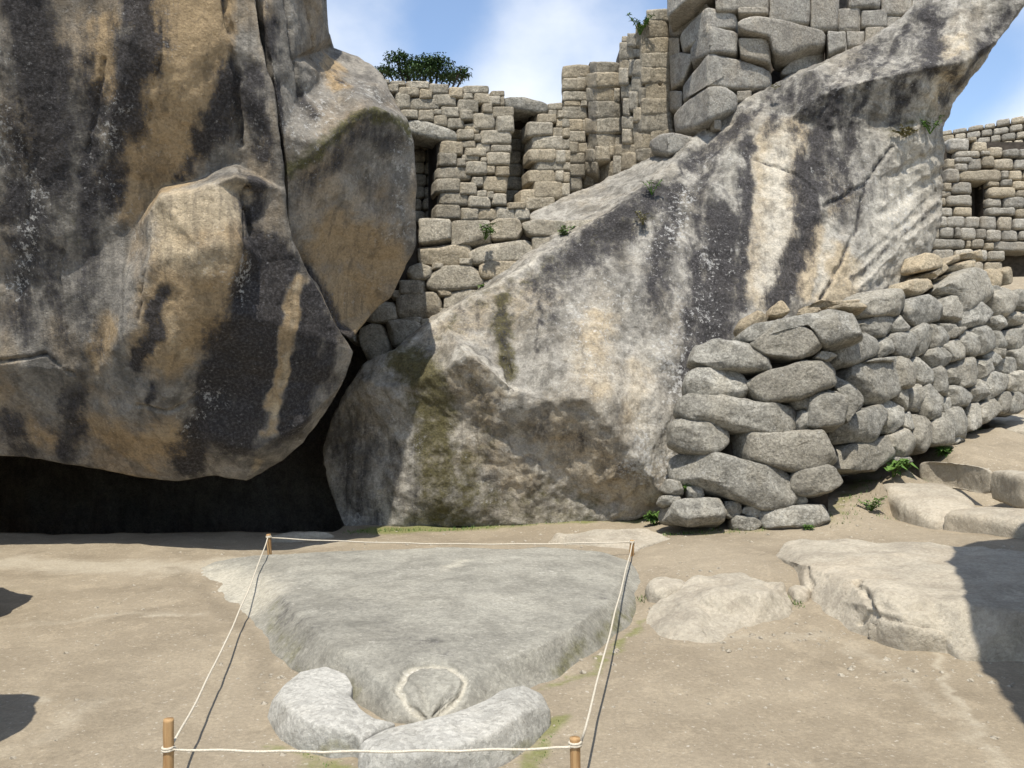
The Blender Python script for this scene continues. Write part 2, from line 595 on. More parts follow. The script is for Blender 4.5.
def granite(name, c1, c2, tan, dark=(.027, .025, .0255), white=(.5, .49, .46), moss=(.1, .095, .035), tan_amt=.5, streak=.35,
            lichen=.25, per_object=0.0, bump=.6, speck=.5, tscale=1.0, warm=(.36, .27, .16), mottle=.25, pale=(.54, .50, .42)):
    t = NT(name)
    big = t.noise(.9 * tscale, 5, .6)
    mid = t.noise(4.0 * tscale, 6, .65)
    fine = t.noise(42, 5, .7)
    grain = t.noise(150, 3, .7)
    col = t.mix(t.rng(mid, .40, .63), c1, c2)
    tn = t.noise(1.7 * tscale, 5, .6, stretch=(1, 1, .6))
    tf = t.math('MULTIPLY', t.rng(tn, .45, .68), tan_amt)
    tf = t.math('MAXIMUM', tf, t.rng(t.math('ADD', t.attr('tan'), t.math('MULTIPLY', t.math('SUBTRACT', t.noise(7, 5, .7), .5), .8)), .15, .7))
    col = t.mix(tf, col, tan)
    pf = t.rng(t.math('ADD', t.attr('pale'), t.math('MULTIPLY', t.math('SUBTRACT', t.noise(6, 6, .7), .5), .8)), .2, .8)
    col = t.mix(t.math('MULTIPLY', pf, .85), col, pale)
    if per_object:
        oi = t.n.new('ShaderNodeObjectInfo')
        r = oi.outputs['Random']
        col = t.mix(t.math('MULTIPLY', t.rng(r, .45, 1.0), .75), col, warm)
        hv = t.math('FRACT', t.math('MULTIPLY', r, 7.31))
        v = t.rng(hv, 0, 1, 1 - per_object, 1 + per_object, False)
        cc = t.n.new('ShaderNodeCombineColor')
        for k in range(3): t.link(v, cc.inputs[k])
        col = t.mix(1.0, col, cc.outputs['Color'], 'MULTIPLY')
    col = t.mix(t.math('MULTIPLY', t.rng(t.noise(19, 6, .72), .5, .68), mottle), col, tuple(.42 * x for x in c2))
    # lengthwise weather streaks down the face
    st = t.noise(3.4, 6, .66, stretch=(1, 1, .13), dist=.2)
    col = t.mix(t.math('MULTIPLY', t.rng(st, .5, .72), streak), col, dark)
    st2 = t.noise(10, 4, .55, stretch=(1, 1, .05), dist=.15)
    col = t.mix(t.math('MULTIPLY', t.rng(st2, .52, .68), streak * .75), col, tuple(.3 * x for x in c2))
    # moss
    mo = t.math('ADD', t.attr('moss'), t.math('MULTIPLY', t.math('SUBTRACT', t.noise(9, 6, .7), .5), 1.3))
    col = t.mix(t.math('MULTIPLY', t.rng(mo, .3, .85), .9), col, t.mix(t.rng(fine, .35, .65), moss, tuple(x * .5 for x in moss)))
    # dark tone: black growth on water runs, darkened cracks, painted shade on facets
    dn = t.math('ADD', t.attr('dark'), t.math('MULTIPLY', t.math('SUBTRACT', t.noise(9, 6, .7, stretch=(1, 1, .13)), .5), 1.25))
    dn = t.math('ADD', dn, t.math('MULTIPLY', t.math('SUBTRACT', t.noise(5, 7, .75), .5), .9))
    dn = t.math('ADD', dn, t.math('MULTIPLY', t.math('SUBTRACT', fine, .5), .8))
    df = t.math('MULTIPLY', t.rng(dn, .2, .8), .95)
    dcol = t.mix(t.rng(fine, .4, .7), dark, tuple(min(1, x * 2.6 + .01) for x in dark))
    col = t.mix(df, col, dcol)
    # pale lichen patches and dots
    wn_ = t.noise(21, 7, .74)
    wa = t.math('ADD', t.math('MULTIPLY', t.attr('white'), .13), t.math('MULTIPLY', t.rng(t.noise(2.1, 3, .5), .45, .7), .08))
    wf = t.rng(t.math('ADD', wn_, wa), .64, .69)
    wf2 = t.rng(t.math('ADD', t.noise(36, 4, .72), t.math('MULTIPLY', wa, .7)), .68, .76)
    col = t.mix(t.math('MULTIPLY', t.math('MAXIMUM', wf, t.math('MULTIPLY', wf2, .8)), t.math('ADD', t.math('MULTIPLY', t.attr('white'), .4), lichen)), col, white)
    # clustered dark and light mineral spots
    vo = t.n.new('ShaderNodeTexVoronoi')
    vo.inputs['Scale'].default_value = 58
    t.link(t.pos, vo.inputs['Vector'])
    sp = t.n.new('ShaderNodeSeparateColor')
    t.link(vo.outputs['Color'], sp.inputs[0])
    vg = t.rng(sp.outputs[0], 0, 1, 1 - speck * .5, 1 + speck * .42, False)
    # mineral grains
    g = t.rng(grain, .25, .75, 1 - speck * .55, 1 + speck * .5, False)
    g2 = t.rng(fine, .25, .75, 1 - speck * .3, 1 + speck * .3, False)
    g = t.math('MULTIPLY', t.math('MULTIPLY', g, g2), vg)
    g = t.math('MULTIPLY', g, t.rng(big, .3, .7, .82, 1.15, False))
    cc = t.n.new('ShaderNodeCombineColor')
    for k in range(3): t.link(g, cc.inputs[k])
    col = t.mix(1.0, col, cc.outputs['Color'], 'MULTIPLY')
    nb = t.bump(t.noise(14, 8, .7), min(1, bump * 1.5), .05)
    nb = t.bump(t.noise(62, 5, .75), min(1, bump * 1.5), .016, nb)
    return t.finish(col, .92, nb)

M = {}
M['boulder'] = granite('weathered_boulder', (.29, .265, .225), (.155, .143, .125), (.36, .265, .155), tan_amt=.55, streak=.5, lichen=.3, mottle=.3, pale=(.50, .41, .28), speck=.32, bump=.42)
M['slab'] = granite('pale_granite', (.40, .375, .325), (.215, .2, .17), (.45, .37, .255), moss=(.12, .105, .04), tan_amt=.3, streak=.5, lichen=.42, mottle=.26, speck=.35, bump=.45)
M['field'] = granite('field_stone', (.43, .41, .355), (.275, .262, .225), (.43, .38, .285), tan_amt=.35, streak=.08, lichen=.5, per_object=.16, mottle=.6, warm=(.39, .355, .285), tscale=2.2)
M['block'] = granite('wall_block', (.47, .425, .34), (.32, .29, .23), (.45, .38, .27), tan_amt=.35, streak=.05, lichen=.3, mottle=.45, per_object=.17, warm=(.45, .375, .26), tscale=1.6)
M['tower'] = granite('tower_block', (.45, .425, .37), (.32, .30, .265), (.45, .38, .28), tan_amt=.35, streak=.12, lichen=.35, per_object=.1, mottle=.35, warm=(.43, .38, .30), tscale=1.6)
M['far_block'] = granite('far_wall_block', (.42, .395, .34), (.31, .29, .25), (.44, .36, .25), tan_amt=.3, streak=.05, lichen=.3, per_object=.2, warm=(.43, .36, .25), tscale=1.6)
M['rubble'] = granite('tan_rubble', (.50, .43, .31), (.42, .345, .24), (.52, .41, .26), tan_amt=.5, streak=0, lichen=.1, per_object=.15, warm=(.50, .41, .28), tscale=2.2)
M['carved'] = granite('carved_granite', (.30, .286, .24), (.228, .217, .182), (.43, .40, .325), white=(.56, .53, .47), moss=(.2, .19, .1), tan_amt=.15, streak=0, lichen=.3, bump=.28, speck=.32, mottle=.12)
M['collar'] = granite('pale_collar_granite', (.44, .425, .38), (.345, .333, .295), (.46, .41, .31), moss=(.3, .28, .17), tan_amt=.12, streak=0, lichen=.14, bump=.25, speck=.4, mottle=.06)
M['ledge'] = granite('worn_bedrock', (.43, .385, .305), (.345, .305, .24), (.43, .36, .265), dark=(.1, .085, .065), tan_amt=.4, streak=0, lichen=.12, bump=.35, speck=.25, mottle=.12)
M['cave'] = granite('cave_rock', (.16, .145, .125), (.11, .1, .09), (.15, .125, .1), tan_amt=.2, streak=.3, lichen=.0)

def mat_earth(name, c1, c2):
    t = NT(name)
    a = t.noise(1.1, 6, .6)
    b = t.noise(6, 7, .65)
    c = t.noise(48, 5, .7)
    d = t.noise(200, 3, .7)
    col = t.mix(t.rng(a, .34, .66), c1, c2)
    col = t.mix(t.math('MULTIPLY', t.rng(b, .48, .66), .4), col, tuple(x * 1.25 for x in c1))
    col = t.mix(t.math('MULTIPLY', t.rng(t.noise(2.2, 7, .7, dist=.6),   .56, .68), .45), col, tuple(x * .74 for x in c2))
    col = t.mix(t.math('MULTIPLY', t.rng(t.noise(34, 4, .6), .62, .7), .7), col, (.46, .42, .35))
    col = t.mix(t.math('MULTIPLY', t.rng(t.noise(29, 3, .6), .67, .74), .5), col, tuple(x * .45 for x in c2))
    mo = t.math('ADD', t.attr('moss'), t.math('MULTIPLY', t.math('SUBTRACT', t.noise(7, 6, .7), .5), 1.2))
    col = t.mix(t.math('MULTIPLY', t.rng(mo, .3, .9), .75), col, (.15, .165, .045))
    pa = t.math('ADD', t.attr('white'), t.math('MULTIPLY', t.math('SUBTRACT', t.noise(5, 6, .7), .5), 1.0))
    col = t.mix(t.math('MULTIPLY', t.rng(pa, .25, .9), .75), col, (.39, .345, .265))
    wt = t.math('ADD', t.attr('dark'), t.math('MULTIPLY', t.math('SUBTRACT', t.noise(4, 6, .7), .5), .9))
    col = t.mix(t.math('MULTIPLY', t.rng(wt, .25, .9), .7), col, tuple(x * .68 for x in c2))
    g = t.math('MULTIPLY', t.rng(c, .25, .75, .82, 1.18, False), t.rng(d, .25, .75, .84, 1.16, False))
    cc = t.n.new('ShaderNodeCombineColor')
    for k in range(3): t.link(g, cc.inputs[k])
    col = t.mix(1.0, col, cc.outputs['Color'], 'MULTIPLY')
    nb = t.bump(t.noise(9, 8, .7), .5, .03)
    nb = t.bump(c, .5, .01, nb)
    return t.finish(col, .95, nb)
M['earth'] = mat_earth('trodden_earth', (.288, .242, .174), (.235, .195, .138))

def mat_plain(name, c1, c2, scale, rough=.8, stretch=None, bump=.2, translucent=0):
    t = NT(name)
    n = t.noise(scale, 4, .6, stretch=stretch)
    col = t.mix(t.rng(n, .35, .65), c1, c2)
    m = t.finish(col, rough, t.bump(n, bump, .01))
    if translucent:
        t.b.inputs['Subsurface Weight'].default_value = 0
    return m
M['wood'] = mat_plain('stake_wood', (.42, .27, .13), (.28, .16, .07), 40, .75, (1, 1, .12), .3)
M['rope'] = mat_plain('cotton_rope', (.64, .58, .47), (.46, .41, .32), 220, .9, None, .4)
M['leaf'] = mat_plain('young_leaf', (.11, .19, .04), (.055, .115, .02), 30, .6)
M['leaf_dark'] = mat_plain('tree_leaf', (.045, .085, .03), (.07, .115, .04), 3, .6)
M['dry_leaf'] = mat_plain('dry_plant', (.14, .14, .05), (.20, .17, .07), 30, .8)
M['bark'] = mat_plain('bark', (.12, .09, .065), (.07, .055, .04), 20, .9, (1, 1, .2), .5)
M['core'] = mat_plain('wall_core_earth', (.075, .062, .05), (.045, .038, .03), 12, .95, None, .5)

# ------------------------------------------------------------------ ground
GP = [(-80, 565, 0), (0, 790, 0), (100, 650, 0), (200, 600, 0), (400, 800, 0), (560, 700, 0), (60, 550, .02), (180, 546, .02), (300, 538, .02), (380, 528, .05),
      (450, 525, .06), (540, 524, .08), (480, 540, .03), (650, 700, 0), (640, 625, 0), (700, 645, 0), (800, 645, 0), (880, 640, 0.01), (900, 662, 0), (960, 680, 0), (1024, 700, 0),
      (1000, 800, 0), (800, 800, 0), (1180, 720, 0), (600, 548, .1), (650, 560, .12), (700, 562, .17), (760, 566, .18), (640, 526, .1), (700, 530, .17),
      (780, 534, .21), (850, 532, .24), (800, 543, .22), (900, 540, .25), (980, 549, .28), (1060, 552, .3), (1180, 556, .3), (840, 516, .33), (862, 492, .50), (872, 506, .34), (888, 517, .27), (940, 485, .5), (1005, 494, .5), (880, 474, .68),
      (905, 466, .73), (950, 458, .78), (1000, 451, .84), (1030, 440, .9), (1000, 428, 1.06), (950, 447, .88), (905, 515, .27), (925, 500, .3), (1000, 515, .28), (1000, 502, .38), (1100, 480, .6)]
GX = [tuple(ath(*g)) for g in GP] + [(-8, 4, 0), (-8, 9, 0), (-5, 12, .1), (-2, 11, .1), (-1.5, 9.6, .06), (0, 1, 0), (-4, 0, 0), (4, 1, 0), (0, -6, 0), (8, 5, .2), (9, 9, .8), (8.5, 13, 1.1), (0, 13, .3), (4, 12, .8)]
GX = np.array(GX)
def _rbf():
    P = GX[:, :2]
    d = np.linalg.norm(P[:, None] - P[None], axis=2)
    n = len(P)
    A = np.zeros((n + 1, n + 1))
    A[:n, :n] = d + np.eye(n) * -.02
    A[:n, n] = 1
    A[n, :n] = 1
    return np.linalg.solve(A, np.append(GX[:, 2], 0))
GW = _rbf()
def ground_z(X, Y):
    X, Y = np.atleast_1d(np.asarray(X, float)), np.atleast_1d(np.asarray(Y, float))
    z = np.full(X.shape, GW[-1])
    for (px, py, _), w in zip(GX, GW[:-1]):
        z = z + w * np.sqrt((X - px) ** 2 + (Y - py) ** 2 + 1e-4)
    r = np.maximum(np.maximum(np.abs(X - 1) - 9, Y - 13), -8 - Y)
    k = np.clip(1 - r / 4, 0, 1)
    z = z * k * k * (3 - 2 * k)
    t = np.clip((Y - 13.6) / 1.0, 0, 1) * np.clip((45 - Y) / 10, 0, 1) * np.clip((30 - np.abs(X)) / 6, 0, 1)
    z = z * (1 - t) + 3.6 * t
    cave = np.clip((Y - 9.0) / .5, 0, 1) * np.clip((-1.85 - X) / .5, 0, 1) * np.clip((13 - Y) / .4, 0, 1)
    z = z - 1.1 * cave
    Q = np.stack([X.ravel(), Y.ravel(), X.ravel() * 0], 1)
    z = z + (.018 * fbm(Q, 1.3, 3, .5, 50) + .006 * fbm(Q, 7, 3, .5, 60)).reshape(X.shape)
    return z
def axis(lo, hi, step, far, n):
    t = (np.linspace(0, 1, n + 1)[1:]) ** 2.5
    return np.concatenate([(lo - t * far)[::-1], np.arange(lo, hi, step), hi + t * far])
gx = axis(-6, 8, .05, 300, 24)
gy = axis(1.5, 12.5, .05, 300, 24)
XX, YY = np.meshgrid(gx, gy)
ZZ = ground_z(XX, YY)
nx, ny = len(gx), len(gy)
GV = np.stack([XX.ravel(), YY.ravel(), ZZ.ravel()], 1)
ii = (np.arange(ny - 1)[:, None] * nx + np.arange(nx - 1)[None]).ravel()
GT = np.stack([ii, ii + 1, ii + nx + 1, ii + nx], 1)
g_at = {k: np.zeros(len(GV)) for k in ('moss', 'white', 'dark')}
def gpaint(kind, w, st, line, h=0.0):
    P = [np.array(ath(x, y, h)) for x, y in line]
    if len(P) == 1: P = P * 2
    P = [np.array([p[0], p[1], 0]) for p in P]
    Q = GV.copy(); Q[:, 2] = 0
    Q += .06 * np.stack([fbm(Q, 4, 3, .6, 71), fbm(Q, 4, 3, .6, 77), Q[:, 2]], 1)
    d = seg_dist(Q, P)
    g_at[kind] = np.maximum(g_at[kind], st * np.clip(1.3 - d / w, 0, 1))
gpaint('moss', .26, .95, [(380, 528), (470, 524), (560, 523), (640, 524)], .07)
gpaint('moss', .05, .7, [(262, 742), (300, 752), (360, 766)])
gpaint('moss', .07, .75, [(300, 762), (400, 782), (500, 775), (548, 748), (556, 715)])
gpaint('moss', .06, .7, [(556, 690), (600, 660), (640, 622)])
gpaint('moss', .15, .55, [(640, 524), (720, 530), (830, 530), (870, 500)], .2)
gpaint('white', .35, .8, [(0, 562), (80, 566), (190, 570), (240, 562)])
gpaint('white', .12, .5, [(20, 626), (110, 615), (200, 612)])
gpaint('white', .25, .6, [(330, 545), (300, 548)])
gpaint('white', .15, .5, [(700, 640), (830, 640), (900, 668), (960, 720), (1010, 768)])
gpaint('white', .12, .5, [(10, 745), (40, 735), (90, 700)])
gpaint('dark', .4, .45, [(150, 640), (100, 680), (120, 720)])
gpaint('white', .04, .8, [(940, 655), (960, 690), (985, 730), (1010, 775)])
gpaint('white', .05, .7, [(30, 690), (50, 700)])
gpaint('white', .05, .7, [(130, 620), (190, 612)])
gpaint('dark', .12, .6, [(170, 570), (205, 595), (262, 650), (270, 690)])
ground = new_mesh('ground', GV, GT, M['earth'], None, g_at)
tag(ground, kind='structure')

# ------------------------------------------------------------------ the overhanging boulder on the left
A = dict(
    t0=(-260, -150, 7.5), t1=(-60, -150, 6.95), t2=(70, -150, 6.95), t3=(165, -150, 7.0), t4=(252, -150, 7.3),
    r0=(256, 0, 7.4), r1=(267, 62, 7.4), r2=(279, 135, 7.42), r3=(284, 190, 7.5), r4=(289, 240, 7.55), r5=(303, 265, 7.65), r6=(320, 292, 7.75), r7=(338, 325, 7.85),
    r8=(356, 352, 8.0), b0=(344, 385, 8.05), b1=(325, 418, 8.1), b2=(306, 445, 8.1), b3=(285, 462, 8.1), b4=(262, 476, 8.15), b5=(246, 482, 8.15),
    b6=(215, 477, 8.15), b7=(175, 481, 8.15), b8=(120, 473, 8.2), b9=(75, 465, 8.2), b10=(0, 457, 8.25), b11=(-110, 470, 8.3), b12=(-260, 580, 8.5),
    l0=(-260, 300, 8.2), l1=(-260, 100, 7.8),
    k0=(-110, 372, 7.75), k1=(0, 362, 7.66), k2=(45, 355, 7.62), k3=(72, 373, 7.62), k4=(95, 372, 7.6), k5=(140, 401, 7.58), k6=(170, 412, 7.6), k7=(195, 395, 7.62),
    k8=(215, 440, 7.78), k9=(255, 452, 7.85), k10=(300, 425, 7.85), k11=(200, 448, 7.9),
    n0=(-100, 100, 7.25), n1=(0, 60, 7.05), n2=(60, 60, 7.15), n3=(130, 40, 7.0), n4=(180, 70, 7.15), n5=(225, 40, 7.25), n6=(236, 78, 7.35),
    n7=(30, 180, 7.3), n8=(100, 170, 7.32), n9=(60, 280, 7.5), n10=(110, 300, 7.45), n11=(-90, 250, 7.6), n12=(10, 280, 7.6),
    g0=(148, 214, 7.22), g1=(160, 197, 7.14), g2=(196, 192, 7.14), g3=(214, 184, 7.17), g4=(234, 176, 7.22), g5=(243, 195, 7.36),
    h0=(150, 203, 7.48), h1=(162, 186, 7.5), h2=(196, 181, 7.52), h3=(216, 172, 7.54), h4=(236, 164, 7.56), h5=(135, 225, 7.46),
    m0=(150, 262, 7.12), m1=(200, 250, 7.05), m2=(240, 240, 7.12), m3=(130, 330, 7.3), m4=(180, 320, 7.22), m5=(225, 310, 7.25), m6=(165, 365, 7.38),
    m7=(262, 260, 7.45), m8=(300, 330, 7.6), m9=(270, 380, 7.65), m10=(240, 400, 7.68), m11=(250, 230, 7.4))
A = {k: (x, y, d - .28 * max(0, 400 - y) / 550) for k, (x, y, d) in A.items()}
boulder_strokes = [('dark', 16, .9, [(60, 60), (62, 130)]), ('dark', 30, .7, [(20, 120), (30, 220), (20, 320)]), ('white', 10, .9, [(32, 195), (28, 230), (22, 270)]), ('dark', 10, .9, [(100, 90), (92, 160), (84, 230)]), ('tan', 26, 1, [(185, -20), (190, 60), (176, 130)]), ('tan', 14, 1, [(222, -10), (214, 60)]), ('tan', 12, .9, [(110, 20), (106, 90)]), ('dark', 26, 1, [(300, 300), (290, 380)]), ('dark', 22, .9, [(250, 300), (215, 430)]), ('pale', 24, .9, [(168, 215), (215, 205), (235, 200)]), ('pale', 22, .7, [(170, 250), (215, 250)]), ('pale', 14, .5, [(170, 320), (180, 350)]), ('pale', 5, .7, [(298, 285), (285, 370), (256, 470)]), ('pale', 18, .45, [(150, 430), (190, 430)]), ('dark', 60, .42, [(60, 0), (50, 200), (70, 330)]), ('dark', 50, .35, [(260, 330), (230, 440)]), ('dark', 40, .3, [(20, 420), (100, 450)]),  # pale strokes over the ledge block put its sunlit look into the colour
    ('dark', 24, 1, [(22, 0), (36, 70), (50, 130), (52, 175)]), ('dark', 15, .9, [(20, 185), (8, 215)]), ('dark', 20, 1, [(140, -10), (143, 40), (132, 85), (122, 120)]),
    ('dark', 12, .85, [(122, 120), (113, 160), (106, 205)]), ('dark', 14, .6, [(88, 60), (80, 120), (76, 180)]), ('dark', 12, .6, [(45, 190), (30, 290), (18, 345)]),
    ('dark', 14, .95, [(232, 75), (220, 112), (200, 148)]), ('dark', 9, .7, [(200, 148), (184, 180)]), ('dark', 14, .95, [(252, 75), (258, 120), (256, 180), (252, 220)]),
    ('dark', 24, 1, [(258, 252), (248, 310), (232, 370), (218, 420)]), ('dark', 22, 1, [(278, 262), (272, 320), (255, 390), (235, 440)]), ('dark', 16, 1, [(225, 340), (205, 420), (190, 465)]),
    ('dark', 18, 1, [(312, 295), (312, 345), (300, 400), (288, 430)]), ('dark', 16, .9, [(325, 330), (322, 380)]), ('dark', 9, 1, [(163, 292), (152, 325), (136, 365)]), ('dark', 6, .8, [(152, 385), (146, 400)]),
    ('tan', 7, 1, [(298, 282), (293, 320), (280, 380), (266, 430), (252, 478)]), ('dark', 6, -1.4, [(298, 282), (293, 320), (280, 380), (266, 430), (252, 478)]),
    ('dark', 14, .8, [(78, 395), (70, 430), (66, 455)]), ('dark', 20, .7, [(10, 420), (20, 450)]), ('dark', 10, .7, [(55, 250), (50, 300)]), ('dark', 12, .55, [(95, 240), (85, 300), (100, 350)]),
    ('tan', 34, 1, [(178, -20), (182, 60), (168, 130), (150, 190)]), ('tan', 30, .9, [(190, 225), (175, 290), (160, 350)]), ('tan', 26, .9, [(225, 240), (205, 330)]),
    ('tan', 22, .8, [(100, 430), (140, 450), (180, 440)]), ('tan', 16, .6, [(30, 425), (50, 440)]), ('tan', 16, .7, [(110, 330), (95, 360)]), ('tan', 14, .5, [(92, 20), (98, 80)]),
    ('white', 14, .9, [(35, 195), (28, 250), (15, 290)]), ('white', 10, .9, [(245, 262), (240, 300)]), ('white', 16, .5, [(110, 100), (98, 190)]), ('white', 12, .7, [(205, 400), (190, 425)]), ('white', 30, .4, [(0, 60), (0, 200)]),
    ('moss', 10, .5, [(60, 200), (75, 240)])]
boulder_cracks = [(2.5, .03, .8, [(268, -20), (276, 60), (281, 110)]), (2, .02, .7, [(165, -20), (160, 60), (150, 120)]), (2, .02, .6, [(70, 200), (60, 280), (66, 330)]), (2.5, .03, .7, [(140, 405), (168, 412), (196, 396)]), (2.5, .03, .7, [(150, 214), (146, 262), (138, 320)]), (2.5, .025, .6, [(243, 196), (246, 250), (238, 300)]), (2, .02, .6, [(20, 100), (30, 180), (26, 240)]), (4, .06, 1, [(224, -10), (236, 78), (240, 143), (246, 190), (252, 235)]), (3, .04, .9, [(0, 362), (45, 355), (72, 374)]), (3, .03, .8, [(105, 60), (100, 90), (88, 150)])]
overhang = rock('overhanging_boulder', A, ['t0', 't1', 't2', 't3', 't4', 'r0', 'r1', 'r2', 'r3', 'r4', 'r5', 'r6', 'r7', 'r8', 'b0', 'b1', 'b2', 'b3', 'b4', 'b5', 'b6', 'b7', 'b8', 'b9', 'b10', 'b11', 'b12', 'l0', 'l1'],
                [['k0', 'k1', 'k2', 'k3', 'k4', 'k5', 'k6', 'k7', 'k11', 'k8', 'k9', 'k10', 'b0'], ['g0', 'g1', 'g2', 'g3', 'g4', 'g5'], ['h5', 'h0', 'h1', 'h2', 'h3', 'h4'], ['g0', 'm0', 'm3'],
                 ['g5', 'm2', 'm5'], ['t3', 'n5', 'n6']],
                M['boulder'], depth=4.2, inset=.1, edge=.028, round_=2, facet=(.032, 1.3), disp=(.014, .010, .006), strokes=boulder_strokes, cracks=boulder_cracks, seed=3)
tag(overhang, 'huge dark streaked overhanging boulder with a tan ledge above the black cave', 'boulder')

B = dict(
    c0=(236, -150, 7.75), c1=(240, 0, 7.8), c2=(249, 62, 7.8), c3=(262, 135, 7.8), c4=(272, 175, 7.82), c5=(276, 238, 7.95), c6=(292, 270, 8.05), c7=(310, 300, 8.15), c8=(326, 325, 8.2), c9=(350, 338, 8.3),
    d0=(370, 313, 8.75), d1=(389, 296, 8.75), d2=(403, 270, 8.7), d3=(414, 245, 8.68), d4=(416, 190, 8.55), d5=(415, 145, 8.45), d6=(408, 122, 8.4), d7=(396, 103, 8.55), d8=(384, 76, 8.8), d9=(360, 56, 9.0), d10=(333, 47, 8.9),
    d11=(331, 36, 8.5), d12=(323, 20, 8.3), d13=(319, -40, 8.3), d14=(315, -150, 8.3),
    e0=(365, 108, 7.95), e1=(345, 125, 7.85), e2=(322, 145, 7.72), e3=(388, 112, 8.1),
    s1=(262, 0, 7.5), s2=(272, 62, 7.5), s3=(283, 135, 7.55), s4=(287, 175, 7.6), s5=(289, 238, 7.75), f0=(290, 60, 7.75), f1=(296, 78, 7.8), f2=(283, -20, 7.7), f3=(300, 100, 7.85), f4=(330, 75, 8.3), f5=(302, -30, 7.85),
    j0=(340, 268, 8.35), j1=(315, 262, 8.1), j2=(365, 272, 8.55), j3=(345, 200, 8.1))
B = {k: (x, y, d - .28 * max(0, 400 - y) / 550) for k, (x, y, d) in B.items()}
knob_strokes = [('dark', 60, .22, [(310, 180), (350, 240), (390, 180)]), ('dark', 12, 1, [(258, -20), (268, 50)]), ('dark', 8, .9, [(252, 75), (258, 110)]), ('dark', 8, .9, [(275, 85), (282, 160)]), ('dark', 9, .7, [(302, 98), (314, 112)]), ('moss', 10, .8, [(288, 172), (322, 147), (345, 127), (366, 110), (390, 114), (408, 126)]),
                ('dark', 16, .55, [(300, 190), (330, 160), (365, 130), (395, 140)]), ('tan', 30, .75, [(330, 240), (370, 250), (385, 270)]), ('tan', 25, 1, [(340, 290), (360, 300), (345, 320)]), ('dark', 9, .9, [(300, 270), (322, 300), (345, 330)]),
                ('white', 30, .6, [(300, 130), (340, 90), (380, 95)]), ('tan', 10, .8, [(330, 60), (340, 85)]), ('white', 22, .4, [(400, 160), (402, 220)]), ('dark', 5, .8, [(340, 74), (342, 84)])]
knob = rock('split_boulder', B, ['c0', 'c1', 'c2', 'c3', 'c4', 'c5', 'c6', 'c7', 'c8', 'c9', 'd0', 'd1', 'd2', 'd3', 'd4', 'd5', 'd6', 'd7', 'd8', 'd9', 'd10', 'd11', 'd12', 'd13', 'd14'],
            [['s1', 's2', 's3', 's4', 's5'], ['s4', 'e2', 'e1', 'e0', 'e3', 'd6'], ['c6', 'j1', 'j0', 'j2', 'd1'], ['f2', 'f0', 'f1', 'f3'], ['d10', 'f4']],
            M['boulder'], depth=3.0, inset=.12, edge=.028, round_=1, facet=(.022, 1.6), disp=(.012, .010, .006), strokes=knob_strokes,
            cracks=[(4, .06, 1, [(283, -20), (296, 78), (300, 98)]), (3, .03, .8, [(305, -20), (312, 60)])], seed=14)
tag(knob, 'rounded split boulder with a smooth shaded facet, jutting out over the masonry', 'boulder')

